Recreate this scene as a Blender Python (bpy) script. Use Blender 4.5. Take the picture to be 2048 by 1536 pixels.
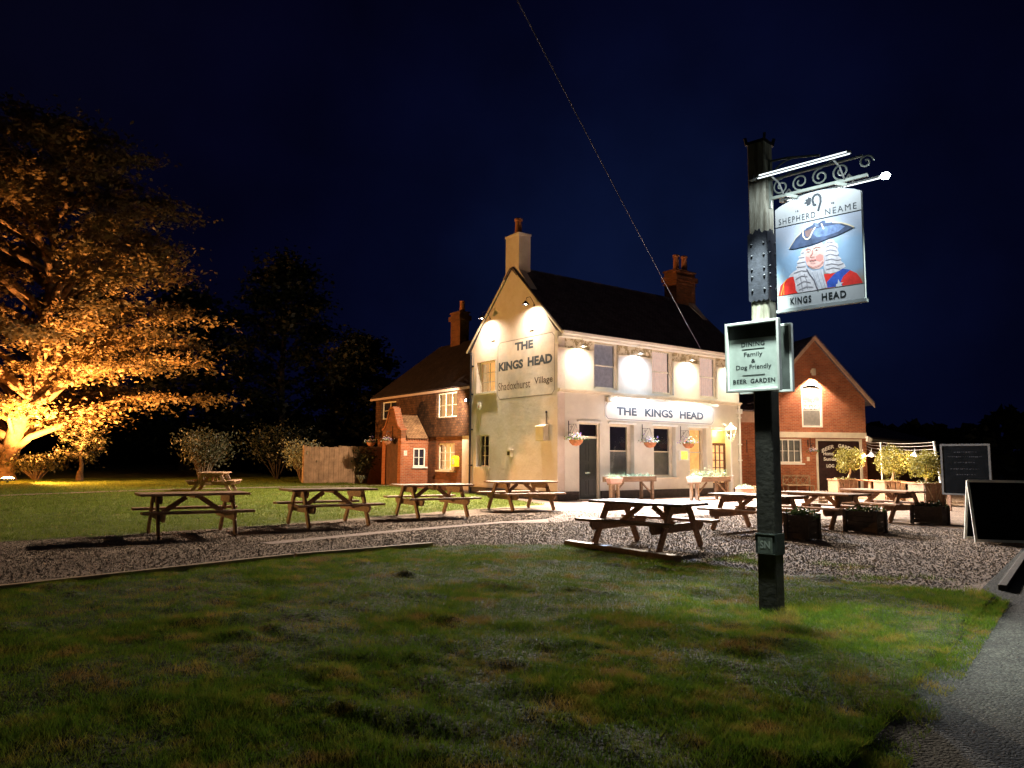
import bpy, math, random
import numpy as np
from mathutils import Vector, Matrix
for o in list(bpy.data.objects): bpy.data.objects.remove(o)
C = bpy.context.scene.collection
S = bpy.context.scene
PI = math.pi
# ------------------------------------------------------------------ camera
CAM = Vector((-17.25, -20.67, 1.5))
def azv(a):
    t = math.radians(53.7 - a); return Vector((math.cos(t), math.sin(t), 0))
fh, rh, up = azv(0), azv(90), Vector((0, 0, 1))
pt, rl = math.radians(5.8), math.radians(0.45)
fw = fh*math.cos(pt) + up*math.sin(pt); u0 = rh.cross(fw)
cr = rh*math.cos(rl) + u0*math.sin(rl); cu = cr.cross(fw)
cd = bpy.data.cameras.new('camera'); cam = bpy.data.objects.new('camera', cd); C.objects.link(cam)
cd.sensor_width = 36; cd.lens = 1480/2048*36; cd.clip_end = 3000; cd.clip_start = 0.05
M = Matrix((cr, cu, -fw)).transposed().to_4x4(); M.translation = CAM; cam.matrix_world = M
S.camera = cam
S.view_settings.view_transform = 'Standard'; S.view_settings.look = 'None'
S.view_settings.exposure = 0; S.view_settings.gamma = 1
# ------------------------------------------------------------------ night sky
W = bpy.data.worlds.new('World'); S.world = W; W.use_nodes = True
nt = W.node_tree; nt.nodes.clear()
out = nt.nodes.new('ShaderNodeOutputWorld'); bg = nt.nodes.new('ShaderNodeBackground')
tc = nt.nodes.new('ShaderNodeTexCoord')
dot = nt.nodes.new('ShaderNodeVectorMath'); dot.operation = 'DOT_PRODUCT'
gd = (azv(11)*math.cos(math.radians(9)) + up*math.sin(math.radians(9)))
dot.inputs[1].default_value = gd
nt.links.new(tc.outputs['Generated'], dot.inputs[0])
rp = nt.nodes.new('ShaderNodeValToRGB'); cr_ = rp.color_ramp; cr_.interpolation = 'B_SPLINE'
cr_.elements[0].position = 0.0; cr_.elements[0].color = (.0012, .0014, .0032, 1)
cr_.elements[1].position = 1.0; cr_.elements[1].color = (.0028, .0062, .027, 1)
for p, c in ((.74, (.0011, .0011, .0065)), (.86, (.0009, .0010, .0075)), (.95, (.0013, .0022, .0135))):
    e = cr_.elements.new(p); e.color = (*c, 1)
nt.links.new(dot.outputs['Value'], rp.inputs[0])
sn = nt.nodes.new('ShaderNodeTexNoise'); sn.inputs['Scale'].default_value = 5; sn.inputs['Detail'].default_value = 5
nt.links.new(tc.outputs['Generated'], sn.inputs['Vector'])
smr = nt.nodes.new('ShaderNodeMapRange'); smr.inputs['From Min'].default_value = .3; smr.inputs['From Max'].default_value = .7
smr.inputs['To Min'].default_value = .7; smr.inputs['To Max'].default_value = 1.3
nt.links.new(sn.outputs['Fac'], smr.inputs['Value']); nt.links.new(smr.outputs['Result'], bg.inputs['Strength'])
nt.links.new(rp.outputs[0], bg.inputs['Color']); nt.links.new(bg.outputs[0], out.inputs[0])
# faint bluish sun added as general fill from behind the camera
sd = bpy.data.lights.new('fill_sun', 'SUN'); sd.energy = 0.01; sd.angle = math.radians(25); sd.color = (.75, .85, 1)
so = bpy.data.objects.new('fill_sun', sd); C.objects.link(so)
so.rotation_euler = Vector((.35, .35, -1)).to_track_quat('-Z', 'Y').to_euler()
# power of every lamp (watts)
PW = dict(gable_near=650, gable_far=20000, front_near=420, front_far=25000, fascia=60, lantern=55, porch=40, sign=11, sign_spot=150, sign_down=1250,
          tree=40000, side=12000, corner=1900, barn=1900, garden=260, planter=45, leak=30)
# ------------------------------------------------------------------ helpers
random.seed(7); RNG = np.random.default_rng(11)
def link(o): C.objects.link(o); return o
LOC = {}
def thing(name, label, cat, loc=(0, 0, 0), group=None):
    o = link(bpy.data.objects.new(name, None)); o.location = loc; LOC[o] = Vector(loc); o.empty_display_size = .2
    o['label'] = label; o['category'] = cat
    if group: o['group'] = group
    return o
def tag(o, label, cat, group=None):
    o['label'] = label; o['category'] = cat
    if group: o['group'] = group
    return o
class MB:
    def __init__(s): s.v = []; s.f = []
    def add(s, vs, fs):
        n = len(s.v); s.v += [Vector(p) for p in vs]; s.f += [[i+n for i in f] for f in fs]; return s
    def box(s, a, b, F=None):
        x0, y0, z0 = a; x1, y1, z1 = b
        vs = [(x0,y0,z0),(x1,y0,z0),(x1,y1,z0),(x0,y1,z0),(x0,y0,z1),(x1,y0,z1),(x1,y1,z1),(x0,y1,z1)]
        if F: vs = [F(*p) for p in vs]
        return s.add(vs, [(0,3,2,1),(4,5,6,7),(0,1,5,4),(1,2,6,5),(2,3,7,6),(3,0,4,7)])
    def bar(s, p, q, w, h, upv=(0, 0, 1)):
        p, q = Vector(p), Vector(q); d = (q-p).normalized(); U = Vector(upv)
        if abs(d.dot(U)) > .98: U = Vector((1, 0, 0))
        a = d.cross(U).normalized(); b = a.cross(d).normalized()
        vs = [p+a*i*w/2+b*j*h/2 for i, j in ((-1,-1),(1,-1),(1,1),(-1,1))] + [q+a*i*w/2+b*j*h/2 for i, j in ((-1,-1),(1,-1),(1,1),(-1,1))]
        return s.add(vs, [(0,1,2,3),(7,6,5,4),(0,4,5,1),(1,5,6,2),(2,6,7,3),(3,7,4,0)])
    def prism(s, pts, d):          # pts: closed 3D polygon (Vectors), d: extrude vector
        n = len(pts); pts = [Vector(p) for p in pts]; d = Vector(d)
        vs = pts + [p+d for p in pts]
        return s.add(vs, [list(range(n)), list(range(2*n-1, n-1, -1))] + [(i, i+n, (i+1) % n+n, (i+1) % n) for i in range(n)])
    def tube(s, pts, r, k=6):
        pts = [Vector(p) for p in pts]; n = len(pts); rs = r if isinstance(r, (list, tuple)) else [r]*n
        vs = []; a = None
        for i, p in enumerate(pts):
            d = (pts[min(i+1, n-1)] - pts[max(i-1, 0)]).normalized()
            if a is None: a = d.orthogonal().normalized()
            else:
                a = a - d*a.dot(d); a = a.normalized() if a.length > 1e-6 else d.orthogonal().normalized()
            b = d.cross(a)
            vs += [p + (a*math.cos(2*PI*j/k) + b*math.sin(2*PI*j/k))*rs[i] for j in range(k)]
        fs = [(i*k+j, i*k+(j+1) % k, (i+1)*k+(j+1) % k, (i+1)*k+j) for i in range(n-1) for j in range(k)]
        fs += [tuple(range(k-1, -1, -1)), tuple(range((n-1)*k, n*k))]
        return s.add(vs, fs)
    def lathe(s, c, prof, k=16, ax=(0, 0, 1)):   # prof: list of (r, h)
        c = Vector(c); ax = Vector(ax).normalized(); a = ax.orthogonal().normalized(); b = ax.cross(a); vs = []
        for r, h in prof: vs += [c + ax*h + (a*math.cos(2*PI*j/k) + b*math.sin(2*PI*j/k))*max(r, 1e-4) for j in range(k)]
        n = len(prof)
        fs = [(i*k+j, i*k+(j+1) % k, (i+1)*k+(j+1) % k, (i+1)*k+j) for i in range(n-1) for j in range(k)]
        fs += [tuple(range(k-1, -1, -1)), tuple(range((n-1)*k, n*k))]
        return s.add(vs, fs)
    def build(s, name, mat, parent=None, smooth=False, bevel=0):
        if parent is not None: base = LOC[parent]
        else:
            xs = [p.x for p in s.v]; ys = [p.y for p in s.v]
            base = Vector(((min(xs)+max(xs))/2, (min(ys)+max(ys))/2, min(p.z for p in s.v)))
        me = bpy.data.meshes.new(name)
        me.from_pydata([p-base for p in s.v], [], s.f)
        uvl = me.uv_layers.new(name='UVMap'); 
        for poly in me.polygons:
            n = poly.normal
            if abs(n.z) > .985: t = Vector((1, 0, 0)); b = Vector((0, 1, 0))
            else: t = Vector((-n.y, n.x, 0)).normalized(); b = n.cross(t)
            for li in poly.loop_indices:
                p = me.vertices[me.loops[li].vertex_index].co + base
                uvl.data[li].uv = (p.dot(t), p.dot(b))
            poly.use_smooth = smooth
        me.materials.append(mat)
        o = link(bpy.data.objects.new(name, me))
        if parent is not None: o.parent = parent; LOC[o] = base
        else: o.location = base; LOC[o] = base
        if bevel:
            m = o.modifiers.new('bevel', 'BEVEL'); m.width = bevel; m.segments = 1; m.limit_method = 'ANGLE'
        return o
def frame(O, U, Wd):     # local (u, v, w): u along the wall, v up, w outward
    O, U, Wd = Vector(O), Vector(U).normalized(), Vector(Wd).normalized()
    def F(u, v, w=0): return O + U*u + Vector((0, 0, v)) + Wd*w
    F.U, F.W, F.O = U, Wd, O
    return F
def wall_grid(mb, F, u0, u1, v0, v1, holes, t, w=0):
    us = sorted({u0, u1, *[h[0] for h in holes], *[h[1] for h in holes]}); vs = sorted({v0, v1, *[h[2] for h in holes], *[h[3] for h in holes]})
    us = [x for x in us if u0 <= x <= u1]; vs = [x for x in vs if v0 <= x <= v1]
    def solid(i, j):
        if not (0 <= i < len(us)-1 and 0 <= j < len(vs)-1): return False
        cu_, cv_ = (us[i]+us[i+1])/2, (vs[j]+vs[j+1])/2
        return not any(h[0] < cu_ < h[1] and h[2] < cv_ < h[3] for h in holes)
    for i in range(len(us)-1):
        for j in range(len(vs)-1):
            if not solid(i, j): continue
            a, b, c, d = us[i], us[i+1], vs[j], vs[j+1]
            mb.add([F(a,c,w),F(b,c,w),F(b,d,w),F(a,d,w)], [(0,1,2,3)]); mb.add([F(a,c,w-t),F(b,c,w-t),F(b,d,w-t),F(a,d,w-t)], [(3,2,1,0)])
            if not solid(i-1, j): mb.add([F(a,c,w),F(a,d,w),F(a,d,w-t),F(a,c,w-t)], [(0,1,2,3)])
            if not solid(i+1, j): mb.add([F(b,c,w),F(b,d,w),F(b,d,w-t),F(b,c,w-t)], [(3,2,1,0)])
            if not solid(i, j-1): mb.add([F(a,c,w),F(b,c,w),F(b,c,w-t),F(a,c,w-t)], [(3,2,1,0)])
            if not solid(i, j+1): mb.add([F(a,d,w),F(b,d,w),F(b,d,w-t),F(a,d,w-t)], [(0,1,2,3)])
# ------------------------------------------------------------------ materials
MATS = {}
def mat(name, col, rough=.7, var=.15, scale=3., bump=.0, bscale=40., metal=0, emit=None, es=0, col2=None, spec=.3, trans=0, coord='Object', th=(.35, .65)):
    if name in MATS: return MATS[name]
    m = bpy.data.materials.new(name); m.use_nodes = True; n = m.node_tree; b = n.nodes['Principled BSDF']
    b.inputs['Roughness'].default_value = rough; b.inputs['Metallic'].default_value = metal
    b.inputs['Specular IOR Level'].default_value = spec
    t = n.nodes.new('ShaderNodeTexCoord')
    if var or col2:
        ns = n.nodes.new('ShaderNodeTexNoise'); ns.inputs['Scale'].default_value = scale; ns.inputs['Detail'].default_value = 6; ns.inputs['Roughness'].default_value = .65
        n.links.new(t.outputs[coord], ns.inputs['Vector'])
        r = n.nodes.new('ShaderNodeValToRGB'); r.color_ramp.elements[0].position = th[0]; r.color_ramp.elements[1].position = th[1]
        c2 = col2 or [c*(1-var*1.6) for c in col]; c1 = col if col2 else [min(1, c*(1+var)) for c in col]
        r.color_ramp.elements[0].color = (*c2, 1); r.color_ramp.elements[1].color = (*c1, 1)
        n.links.new(ns.outputs['Fac'], r.inputs[0]); n.links.new(r.outputs[0], b.inputs['Base Color'])
    else: b.inputs['Base Color'].default_value = (*col, 1)
    if bump:
        ns = n.nodes.new('ShaderNodeTexNoise'); ns.inputs['Scale'].default_value = bscale; ns.inputs['Detail'].default_value = 5
        n.links.new(t.outputs[coord], ns.inputs['Vector'])
        bp = n.nodes.new('ShaderNodeBump'); bp.inputs['Strength'].default_value = 1; bp.inputs['Distance'].default_value = bump
        n.links.new(ns.outputs['Fac'], bp.inputs['Height']); n.links.new(bp.outputs[0], b.inputs['Normal'])
    if emit: b.inputs['Emission Color'].default_value = (*emit, 1); b.inputs['Emission Strength'].default_value = es
    MATS[name] = m; return m
def brickmat(name, c1, c2, mortar, bw=.225, rh_=.075, ms=.01, rough=.85, bump=.006, stain=.35, offs=.5):
    m = bpy.data.materials.new(name); m.use_nodes = True; n = m.node_tree; b = n.nodes['Principled BSDF']
    b.inputs['Roughness'].default_value = rough; b.inputs['Specular IOR Level'].default_value = .2
    t = n.nodes.new('ShaderNodeTexCoord'); br = n.nodes.new('ShaderNodeTexBrick'); br.offset = offs
    br.inputs['Scale'].default_value = 1; br.inputs['Brick Width'].default_value = bw; br.inputs['Row Height'].default_value = rh_
    br.inputs['Mortar Size'].default_value = ms; br.inputs['Mortar Smooth'].default_value = .3; br.inputs['Bias'].default_value = 0
    br.inputs['Color1'].default_value = (*c1, 1); br.inputs['Color2'].default_value = (*c2, 1); br.inputs['Mortar'].default_value = (*mortar, 1)
    wn = n.nodes.new('ShaderNodeTexNoise'); wn.inputs['Scale'].default_value = 2.3; wn.inputs['Detail'].default_value = 3
    mx0 = n.nodes.new('ShaderNodeVectorMath'); mx0.operation = 'MULTIPLY_ADD'; mx0.inputs[1].default_value = (.03, .03, .03)
    n.links.new(t.outputs['UV'], wn.inputs['Vector']); n.links.new(wn.outputs['Color'], mx0.inputs[0]); n.links.new(t.outputs['UV'], mx0.inputs[2])
    n.links.new(mx0.outputs[0], br.inputs['Vector'])
    ns = n.nodes.new('ShaderNodeTexNoise'); ns.inputs['Scale'].default_value = 1.7; ns.inputs['Detail'].default_value = 8; ns.inputs['Roughness'].default_value = .7
    n.links.new(t.outputs['UV'], ns.inputs['Vector'])
    mr = n.nodes.new('ShaderNodeMapRange'); mr.inputs['From Min'].default_value = .3; mr.inputs['From Max'].default_value = .7; mr.inputs['To Min'].default_value = 1-stain; mr.inputs['To Max'].default_value = 1+stain*.6
    n.links.new(ns.outputs['Fac'], mr.inputs['Value'])
    mx = n.nodes.new('ShaderNodeVectorMath'); mx.operation = 'SCALE'
    n.links.new(br.outputs['Color'], mx.inputs[0]); n.links.new(mr.outputs[0], mx.inputs['Scale']); n.links.new(mx.outputs[0], b.inputs['Base Color'])
    bp = n.nodes.new('ShaderNodeBump'); bp.invert = True; bp.inputs['Distance'].default_value = bump; n.links.new(br.outputs['Fac'], bp.inputs['Height'])
    bp2 = n.nodes.new('ShaderNodeBump'); bp2.inputs['Distance'].default_value = bump*.8
    n2 = n.nodes.new('ShaderNodeTexNoise'); n2.inputs['Scale'].default_value = 45; n.links.new(t.outputs['UV'], n2.inputs['Vector'])
    n.links.new(n2.outputs['Fac'], bp2.inputs['Height']); n.links.new(bp.outputs[0], bp2.inputs['Normal']); n.links.new(bp2.outputs[0], b.inputs['Normal'])
    return m
def leafmat(name, c1, c2, trans=.35, scale=2.5):
    m = bpy.data.materials.new(name); m.use_nodes = True; n = m.node_tree; b = n.nodes['Principled BSDF']
    b.inputs['Roughness'].default_value = .55; b.inputs['Specular IOR Level'].default_value = .35
    t = n.nodes.new('ShaderNodeTexCoord'); ns = n.nodes.new('ShaderNodeTexNoise'); ns.inputs['Scale'].default_value = scale; ns.inputs['Detail'].default_value = 8
    ns.inputs['Roughness'].default_value = .75
    n.links.new(t.outputs['Object'], ns.inputs['Vector']); r = n.nodes.new('ShaderNodeValToRGB')
    r.color_ramp.elements[0].position = .35; r.color_ramp.elements[1].position = .65
    r.color_ramp.elements[0].color = (*c1, 1); r.color_ramp.elements[1].color = (*c2, 1)
    n.links.new(ns.outputs['Fac'], r.inputs[0]); n.links.new(r.outputs[0], b.inputs['Base Color'])
    tr = n.nodes.new('ShaderNodeBsdfTranslucent'); n.links.new(r.outputs[0], tr.inputs['Color'])
    mx = n.nodes.new('ShaderNodeMixShader'); mx.inputs[0].default_value = trans
    n.links.new(b.outputs[0], mx.inputs[1]); n.links.new(tr.outputs[0], mx.inputs[2]); n.links.new(mx.outputs[0], n.nodes['Material Output'].inputs[0])
    return m
def glassmat(name, tint=(1, 1, 1), refl=.12):
    m = bpy.data.materials.new(name); m.use_nodes = True; n = m.node_tree; n.nodes.remove(n.nodes['Principled BSDF'])
    tr = n.nodes.new('ShaderNodeBsdfTransparent'); tr.inputs[0].default_value = (*tint, 1); gl = n.nodes.new('ShaderNodeBsdfGlossy'); gl.inputs['Roughness'].default_value = .03
    fr = n.nodes.new('ShaderNodeFresnel'); fr.inputs[0].default_value = 1.45
    ad = n.nodes.new('ShaderNodeMath'); ad.operation = 'ADD'; ad.inputs[1].default_value = refl*.3; n.links.new(fr.outputs[0], ad.inputs[0])
    mx = n.nodes.new('ShaderNodeMixShader'); n.links.new(ad.outputs[0], mx.inputs[0]); n.links.new(tr.outputs[0], mx.inputs[1]); n.links.new(gl.outputs[0], mx.inputs[2])
    n.links.new(mx.outputs[0], n.nodes['Material Output'].inputs[0]); return m
RENDER = mat('painted_render', (.68, .60, .55), .8, .1, 1.2, bump=.006, bscale=9, col2=(.56, .48, .40), th=(.3, .62))
def render_wall():      # painted render over brick: bumps, cracks, faint stains
    m = MATS['painted_render']; n = m.node_tree; b = n.nodes['Principled BSDF']
    t = n.nodes.new('ShaderNodeTexCoord'); v = n.nodes.new('ShaderNodeTexVoronoi'); v.feature = 'DISTANCE_TO_EDGE'; v.inputs['Scale'].default_value = 1.1
    w = n.nodes.new('ShaderNodeTexNoise'); w.inputs['Scale'].default_value = 3; w.inputs['Detail'].default_value = 6
    ma = n.nodes.new('ShaderNodeVectorMath'); ma.operation = 'MULTIPLY_ADD'; ma.inputs[1].default_value = (.7, .7, .5)
    n.links.new(t.outputs['Object'], w.inputs['Vector']); n.links.new(w.outputs['Color'], ma.inputs[0]); n.links.new(t.outputs['Object'], ma.inputs[2]); n.links.new(ma.outputs[0], v.inputs['Vector'])
    mr = n.nodes.new('ShaderNodeMapRange'); mr.inputs['From Min'].default_value = 0; mr.inputs['From Max'].default_value = .012; mr.inputs['To Min'].default_value = .9
    n.links.new(v.outputs['Distance'], mr.inputs['Value'])
    old = b.inputs['Base Color'].links[0].from_socket; sc = n.nodes.new('ShaderNodeVectorMath'); sc.operation = 'SCALE'
    n.links.new(old, sc.inputs[0]); n.links.new(mr.outputs[0], sc.inputs['Scale']); n.links.new(sc.outputs[0], b.inputs['Base Color'])
    ob = b.inputs['Normal'].links[0].from_node
    n2 = n.nodes.new('ShaderNodeTexNoise'); n2.inputs['Scale'].default_value = 1.6; n2.inputs['Detail'].default_value = 3; n.links.new(t.outputs['Object'], n2.inputs['Vector'])
    bp = n.nodes.new('ShaderNodeBump'); bp.inputs['Distance'].default_value = .014; n.links.new(n2.outputs['Fac'], bp.inputs['Height']); n.links.new(bp.outputs[0], ob.inputs['Normal'])
render_wall()
SMOOTHR = mat('smooth_painted_render', (.66, .64, .57), .75, .06, 1.5, bump=.004, bscale=12)
FRIEZE = mat('patchy_frieze_paint', (.62, .57, .46), .8, .1, 4.5, bump=.01, bscale=8, col2=(.30, .25, .15), th=(.46, .54))
TRIM = mat('cream_trim', (.68, .62, .50), .55, .06, 4)
WHITE = mat('white_paint', (.78, .77, .72), .5, .05, 5)
PLINTH = mat('plinth_black', (.035, .025, .022), .6, .3, 6, bump=.01, bscale=15)
BRICK = brickmat('red_brick', (.42, .13, .055), (.30, .085, .04), (.36, .22, .14))
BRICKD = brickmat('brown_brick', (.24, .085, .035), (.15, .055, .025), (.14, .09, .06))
TILEH = brickmat('hung_tiles', (.11, .05, .022), (.05, .022, .012), (.02, .012, .01), .17, .11, .008, bump=.02, stain=.6)
ROOF = brickmat('roof_tiles', (.17, .14, .17), (.12, .09, .11), (.02, .015, .02), .17, .11, .007, bump=.02, stain=.5)
ROOFW = brickmat('wing_roof_tiles', (.045, .03, .03), (.03, .02, .02), (.01, .008, .008), .17, .11, .007, bump=.02, stain=.5)
ROOFP = brickmat('porch_roof_tiles', (.42, .24, .12), (.28, .15, .08), (.05, .03, .02), .17, .1, .008, bump=.02, stain=.5)
DARKG = mat('dark_green_paint', (.03, .036, .036), .35, .1, 4)
BROWN = mat('brown_paint', (.10, .04, .02), .5, .2, 6)
IRON = mat('black_iron', (.02, .022, .03), .45, .2, 20, bump=.002, bscale=60)
LEAD = mat('dark_lettering', (.07, .09, .12), .6, .05)
INK = mat('brown_lettering', (.13, .09, .08), .6, .05)
BLACK = mat('black_lettering', (.012, .018, .02), .5, 0)
WLET = mat('white_lettering', (.8, .8, .76), .6, 0)
GLASS = glassmat('window_glass')
DARKI = mat('dark_room', (.012, .012, .03), .9, .2, 2)
NET = mat('net_blind', (.46, .43, .46), .9, .15, 6, emit=(1, .9, 1), es=.13)  # emission stands in for outdoor lamp light falling on the blind
NETLOW = mat('frosted_film', (.16, .17, .17), .5, .12, 3)
CURT = mat('pink_curtain', (.55, .40, .34), .9, .12, 5, emit=(1, .74, .62), es=.55)  # glow added for the lamp light that misses these curtains
CURTY = mat('cream_curtain', (.6, .45, .25), .9, .15, 5, emit=(1, .7, .35), es=.35)
WARM = mat('warm_lit_room', (.6, .35, .12), .9, .3, 3, emit=(1, .55, .18), es=.75)
WOOD = mat('table_wood', (.32, .18, .105), .6, .25, 9, bump=.003, bscale=50)
WOODL = mat('light_wood', (.34, .23, .14), .7, .2, 8, bump=.003, bscale=40)
WOODD = mat('dark_wood', (.05, .035, .025), .75, .3, 8, bump=.004, bscale=40)
TERRA = mat('terracotta', (.42, .17, .08), .8, .15, 8)
# wood grain: stretch the noise of timber
def woodgrain(m, sc=(1.5, 14, 14)):
    n = m.node_tree; t = [x for x in n.nodes if x.type == 'TEX_COORD'][0]; mp = n.nodes.new('ShaderNodeMapping'); mp.inputs['Scale'].default_value = sc
    for l in list(n.links):
        if l.from_node == t: s_ = l.to_socket; n.links.remove(l); n.links.new(mp.outputs[0], s_)
    n.links.new(t.outputs['Object'], mp.inputs['Vector'])
for w_ in (WOOD, WOODL, WOODD): woodgrain(w_, (.35, 2, 2))
n_ = WOOD.node_tree; oi = n_.nodes.new('ShaderNodeObjectInfo'); mr_ = n_.nodes.new('ShaderNodeMapRange'); mr_.inputs['To Min'].default_value = .62; mr_.inputs['To Max'].default_value = 1.2
sc_ = n_.nodes.new('ShaderNodeVectorMath'); sc_.operation = 'SCALE'; b_ = n_.nodes['Principled BSDF']; o_ = b_.inputs['Base Color'].links[0].from_socket
n_.links.new(oi.outputs['Random'], mr_.inputs['Value']); n_.links.new(o_, sc_.inputs[0]); n_.links.new(mr_.outputs[0], sc_.inputs['Scale']); n_.links.new(sc_.outputs[0], b_.inputs['Base Color'])
# ------------------------------------------------------------------ lights
def lamp(name, kind, loc, power, color, parent, aim=None, angle=120, blend=.6, size=.04, spread=None, sx=1, sy=.1):
    d = bpy.data.lights.new(name, kind); d.energy = power; d.color = color
    o = link(bpy.data.objects.new(name, d)); loc = Vector(loc)
    if kind in ('SPOT', 'POINT'): d.shadow_soft_size = size
    if kind == 'SPOT': d.spot_size = math.radians(angle); d.spot_blend = blend
    if kind == 'AREA': d.shape = 'RECTANGLE'; d.size = sx; d.size_y = sy
    if aim is not None: o.rotation_euler = (Vector(aim)-loc).to_track_quat('-Z', 'Y').to_euler()
    if parent is not None: o.parent = parent; o.location = loc - LOC[parent]
    else: o.location = loc
    return o
# ------------------------------------------------------------------ text
def txt_mesh(s, bold=0, spacing=1):
    c = bpy.data.curves.new('txt', 'FONT'); c.body = s; c.size = 1; c.offset = bold; c.space_character = spacing; c.resolution_u = 3
    o = link(bpy.data.objects.new('txt', c)); dg = bpy.context.evaluated_depsgraph_get(); me = bpy.data.meshes.new_from_object(o.evaluated_get(dg))
    vs = [v.co.copy() for v in me.vertices]; fs = [list(p.vertices) for p in me.polygons]
    bpy.data.objects.remove(o); bpy.data.curves.remove(c); bpy.data.meshes.remove(me)
    return vs, fs
def text(parent, s, F, u0, u1, v0, v1, m, w=.004, bold=.0, spacing=1, warp=None, name='lettering', d=.003, slope=0):
    vs, fs = txt_mesh(s, bold, spacing)
    x0 = min(v.x for v in vs); x1 = max(v.x for v in vs); y0 = min(v.y for v in vs); y1 = max(v.y for v in vs)
    P = []
    for v in vs:
        u = u0 + (v.x-x0)/(x1-x0)*(u1-u0); q = v0 + (v.y-y0)/(y1-y0)*(v1-v0) + slope*(u-u0)
        if warp: u, q = warp(u, q)
        P.append((u, q))
    mb = MB(); mb.add([F(u, q, w) for u, q in P], fs)
    return mb.build(name, m, parent)
# ------------------------------------------------------------------ noise + foliage
def vnoise(x, y, seed=0):
    xi = np.floor(x).astype(np.int64); yi = np.floor(y).astype(np.int64); fx = x-xi; fy = y-yi
    fx = fx*fx*(3-2*fx); fy = fy*fy*(3-2*fy)
    def h(a, b):
        n = (a*374761393 + b*668265263 + seed*1442695041) & 0x7fffffff; n = ((n ^ (n >> 13))*1274126177) & 0x7fffffff
        return ((n ^ (n >> 16)) & 0xffff)/65535.
    return (h(xi, yi)*(1-fx)+h(xi+1, yi)*fx)*(1-fy) + (h(xi, yi+1)*(1-fx)+h(xi+1, yi+1)*fx)*fy
def fbm(x, y, o=4, seed=0):
    s = 0; a = .5
    for i in range(o): s = s + a*vnoise(x*2**i, y*2**i, seed+i); a *= .5
    return s
def raw(name, V, k, m, parent=None, smooth=False, label=None):   # V: (N*k,3) independent k-gons
    me = bpy.data.meshes.new(name); nf = len(V)//k
    me.vertices.add(len(V)); me.vertices.foreach_set('co', V.astype(np.float32).ravel())
    me.loops.add(len(V)); me.loops.foreach_set('vertex_index', np.arange(len(V), dtype=np.int32))
    me.polygons.add(nf); me.polygons.foreach_set('loop_start', np.arange(0, len(V), k, dtype=np.int32)); me.polygons.foreach_set('loop_total', np.full(nf, k, dtype=np.int32))
    me.update(calc_edges=True); me.validate(); me.materials.append(m); o = link(bpy.data.objects.new(name, me))
    if parent is not None: o.parent = parent
    return o
def leaves(name, P, size, m, parent, flat=.5, w=.5, jit=.4, base=None):
    P = np.asarray(P, float); N = len(P)
    if parent is not None: P = P - np.array(LOC[parent])
    d = RNG.normal(size=(N, 3)); d[:, 2] *= (1-flat); d /= np.linalg.norm(d, axis=1)[:, None]
    n = RNG.normal(size=(N, 3)); n[:, 2] += flat*4; b = np.cross(n, d); b /= np.linalg.norm(b, axis=1)[:, None]
    s = size*(1+jit*(RNG.random(N)-.5)*2)[:, None]
    V = np.stack([P-d*s*.5, P+b*s*w*.5+d*s*.05, P+d*s*.5, P-b*s*w*.5+d*s*.05], 1).reshape(-1, 3)
    return raw(name, V, 4, m, parent)
# ------------------------------------------------------------------ ground
def groundmat(name, cols, scales, bump=.02, bs=20, rough=.95, vor=None):
    m = bpy.data.materials.new(name); m.use_nodes = True; n = m.node_tree; b = n.nodes['Principled BSDF']
    b.inputs['Roughness'].default_value = rough; b.inputs['Specular IOR Level'].default_value = .15
    t = n.nodes.new('ShaderNodeNewGeometry'); pos = t.outputs['Position']
    ns = n.nodes.new('ShaderNodeTexNoise'); ns.inputs['Scale'].default_value = scales[0]; ns.inputs['Detail'].default_value = 10; ns.inputs['Roughness'].default_value = .7
    n.links.new(pos, ns.inputs['Vector']); r = n.nodes.new('ShaderNodeValToRGB'); r.color_ramp.elements[0].position = .33; r.color_ramp.elements[1].position = .67
    r.color_ramp.elements[0].color = (*cols[0], 1); r.color_ramp.elements[1].color = (*cols[-1], 1)
    for i, c in enumerate(cols[1:-1]): e = r.color_ramp.elements.new(.33+.34*(i+1)/(len(cols)-1)); e.color = (*c, 1)
    n.links.new(ns.outputs['Fac'], r.inputs[0]); colout = r.outputs[0]; h = None
    if vor:
        v = n.nodes.new('ShaderNodeTexVoronoi'); v.inputs['Scale'].default_value = vor; n.links.new(pos, v.inputs['Vector'])
        sp = n.nodes.new('ShaderNodeSeparateColor'); n.links.new(v.outputs['Color'], sp.inputs[0])
        r2 = n.nodes.new('ShaderNodeValToRGB'); r2.color_ramp.elements[0].color = (.45, .42, .40, 1); r2.color_ramp.elements[1].color = (1.6, 1.5, 1.4, 1)
        e = r2.color_ramp.elements.new(.5); e.color = (.95, .85, .8, 1)
        n.links.new(sp.outputs[0], r2.inputs[0]); mx = n.nodes.new('ShaderNodeMix'); mx.data_type = 'RGBA'; mx.blend_type = 'MULTIPLY'; mx.inputs[0].default_value = 1
        n.links.new(colout, mx.inputs[6]); n.links.new(r2.outputs[0], mx.inputs[7]); colout = mx.outputs[2]
        h = v.outputs['Distance']
    n.links.new(colout, b.inputs['Base Color'])
    bp = n.nodes.new('ShaderNodeBump'); bp.inputs['Distance'].default_value = bump
    if h: bp.invert = True; n.links.new(h, bp.inputs['Height'])
    else:
        n3 = n.nodes.new('ShaderNodeTexNoise'); n3.inputs['Scale'].default_value = bs; n3.inputs['Detail'].default_value = 6; n.links.new(pos, n3.inputs['Vector']); n.links.new(n3.outputs['Fac'], bp.inputs['Height'])
    n.links.new(bp.outputs[0], b.inputs['Normal']); return m
GRAVEL = groundmat('gravel', [(.12, .09, .068), (.19, .145, .112), (.27, .21, .165)], [1.3], .016, vor=52)
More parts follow.
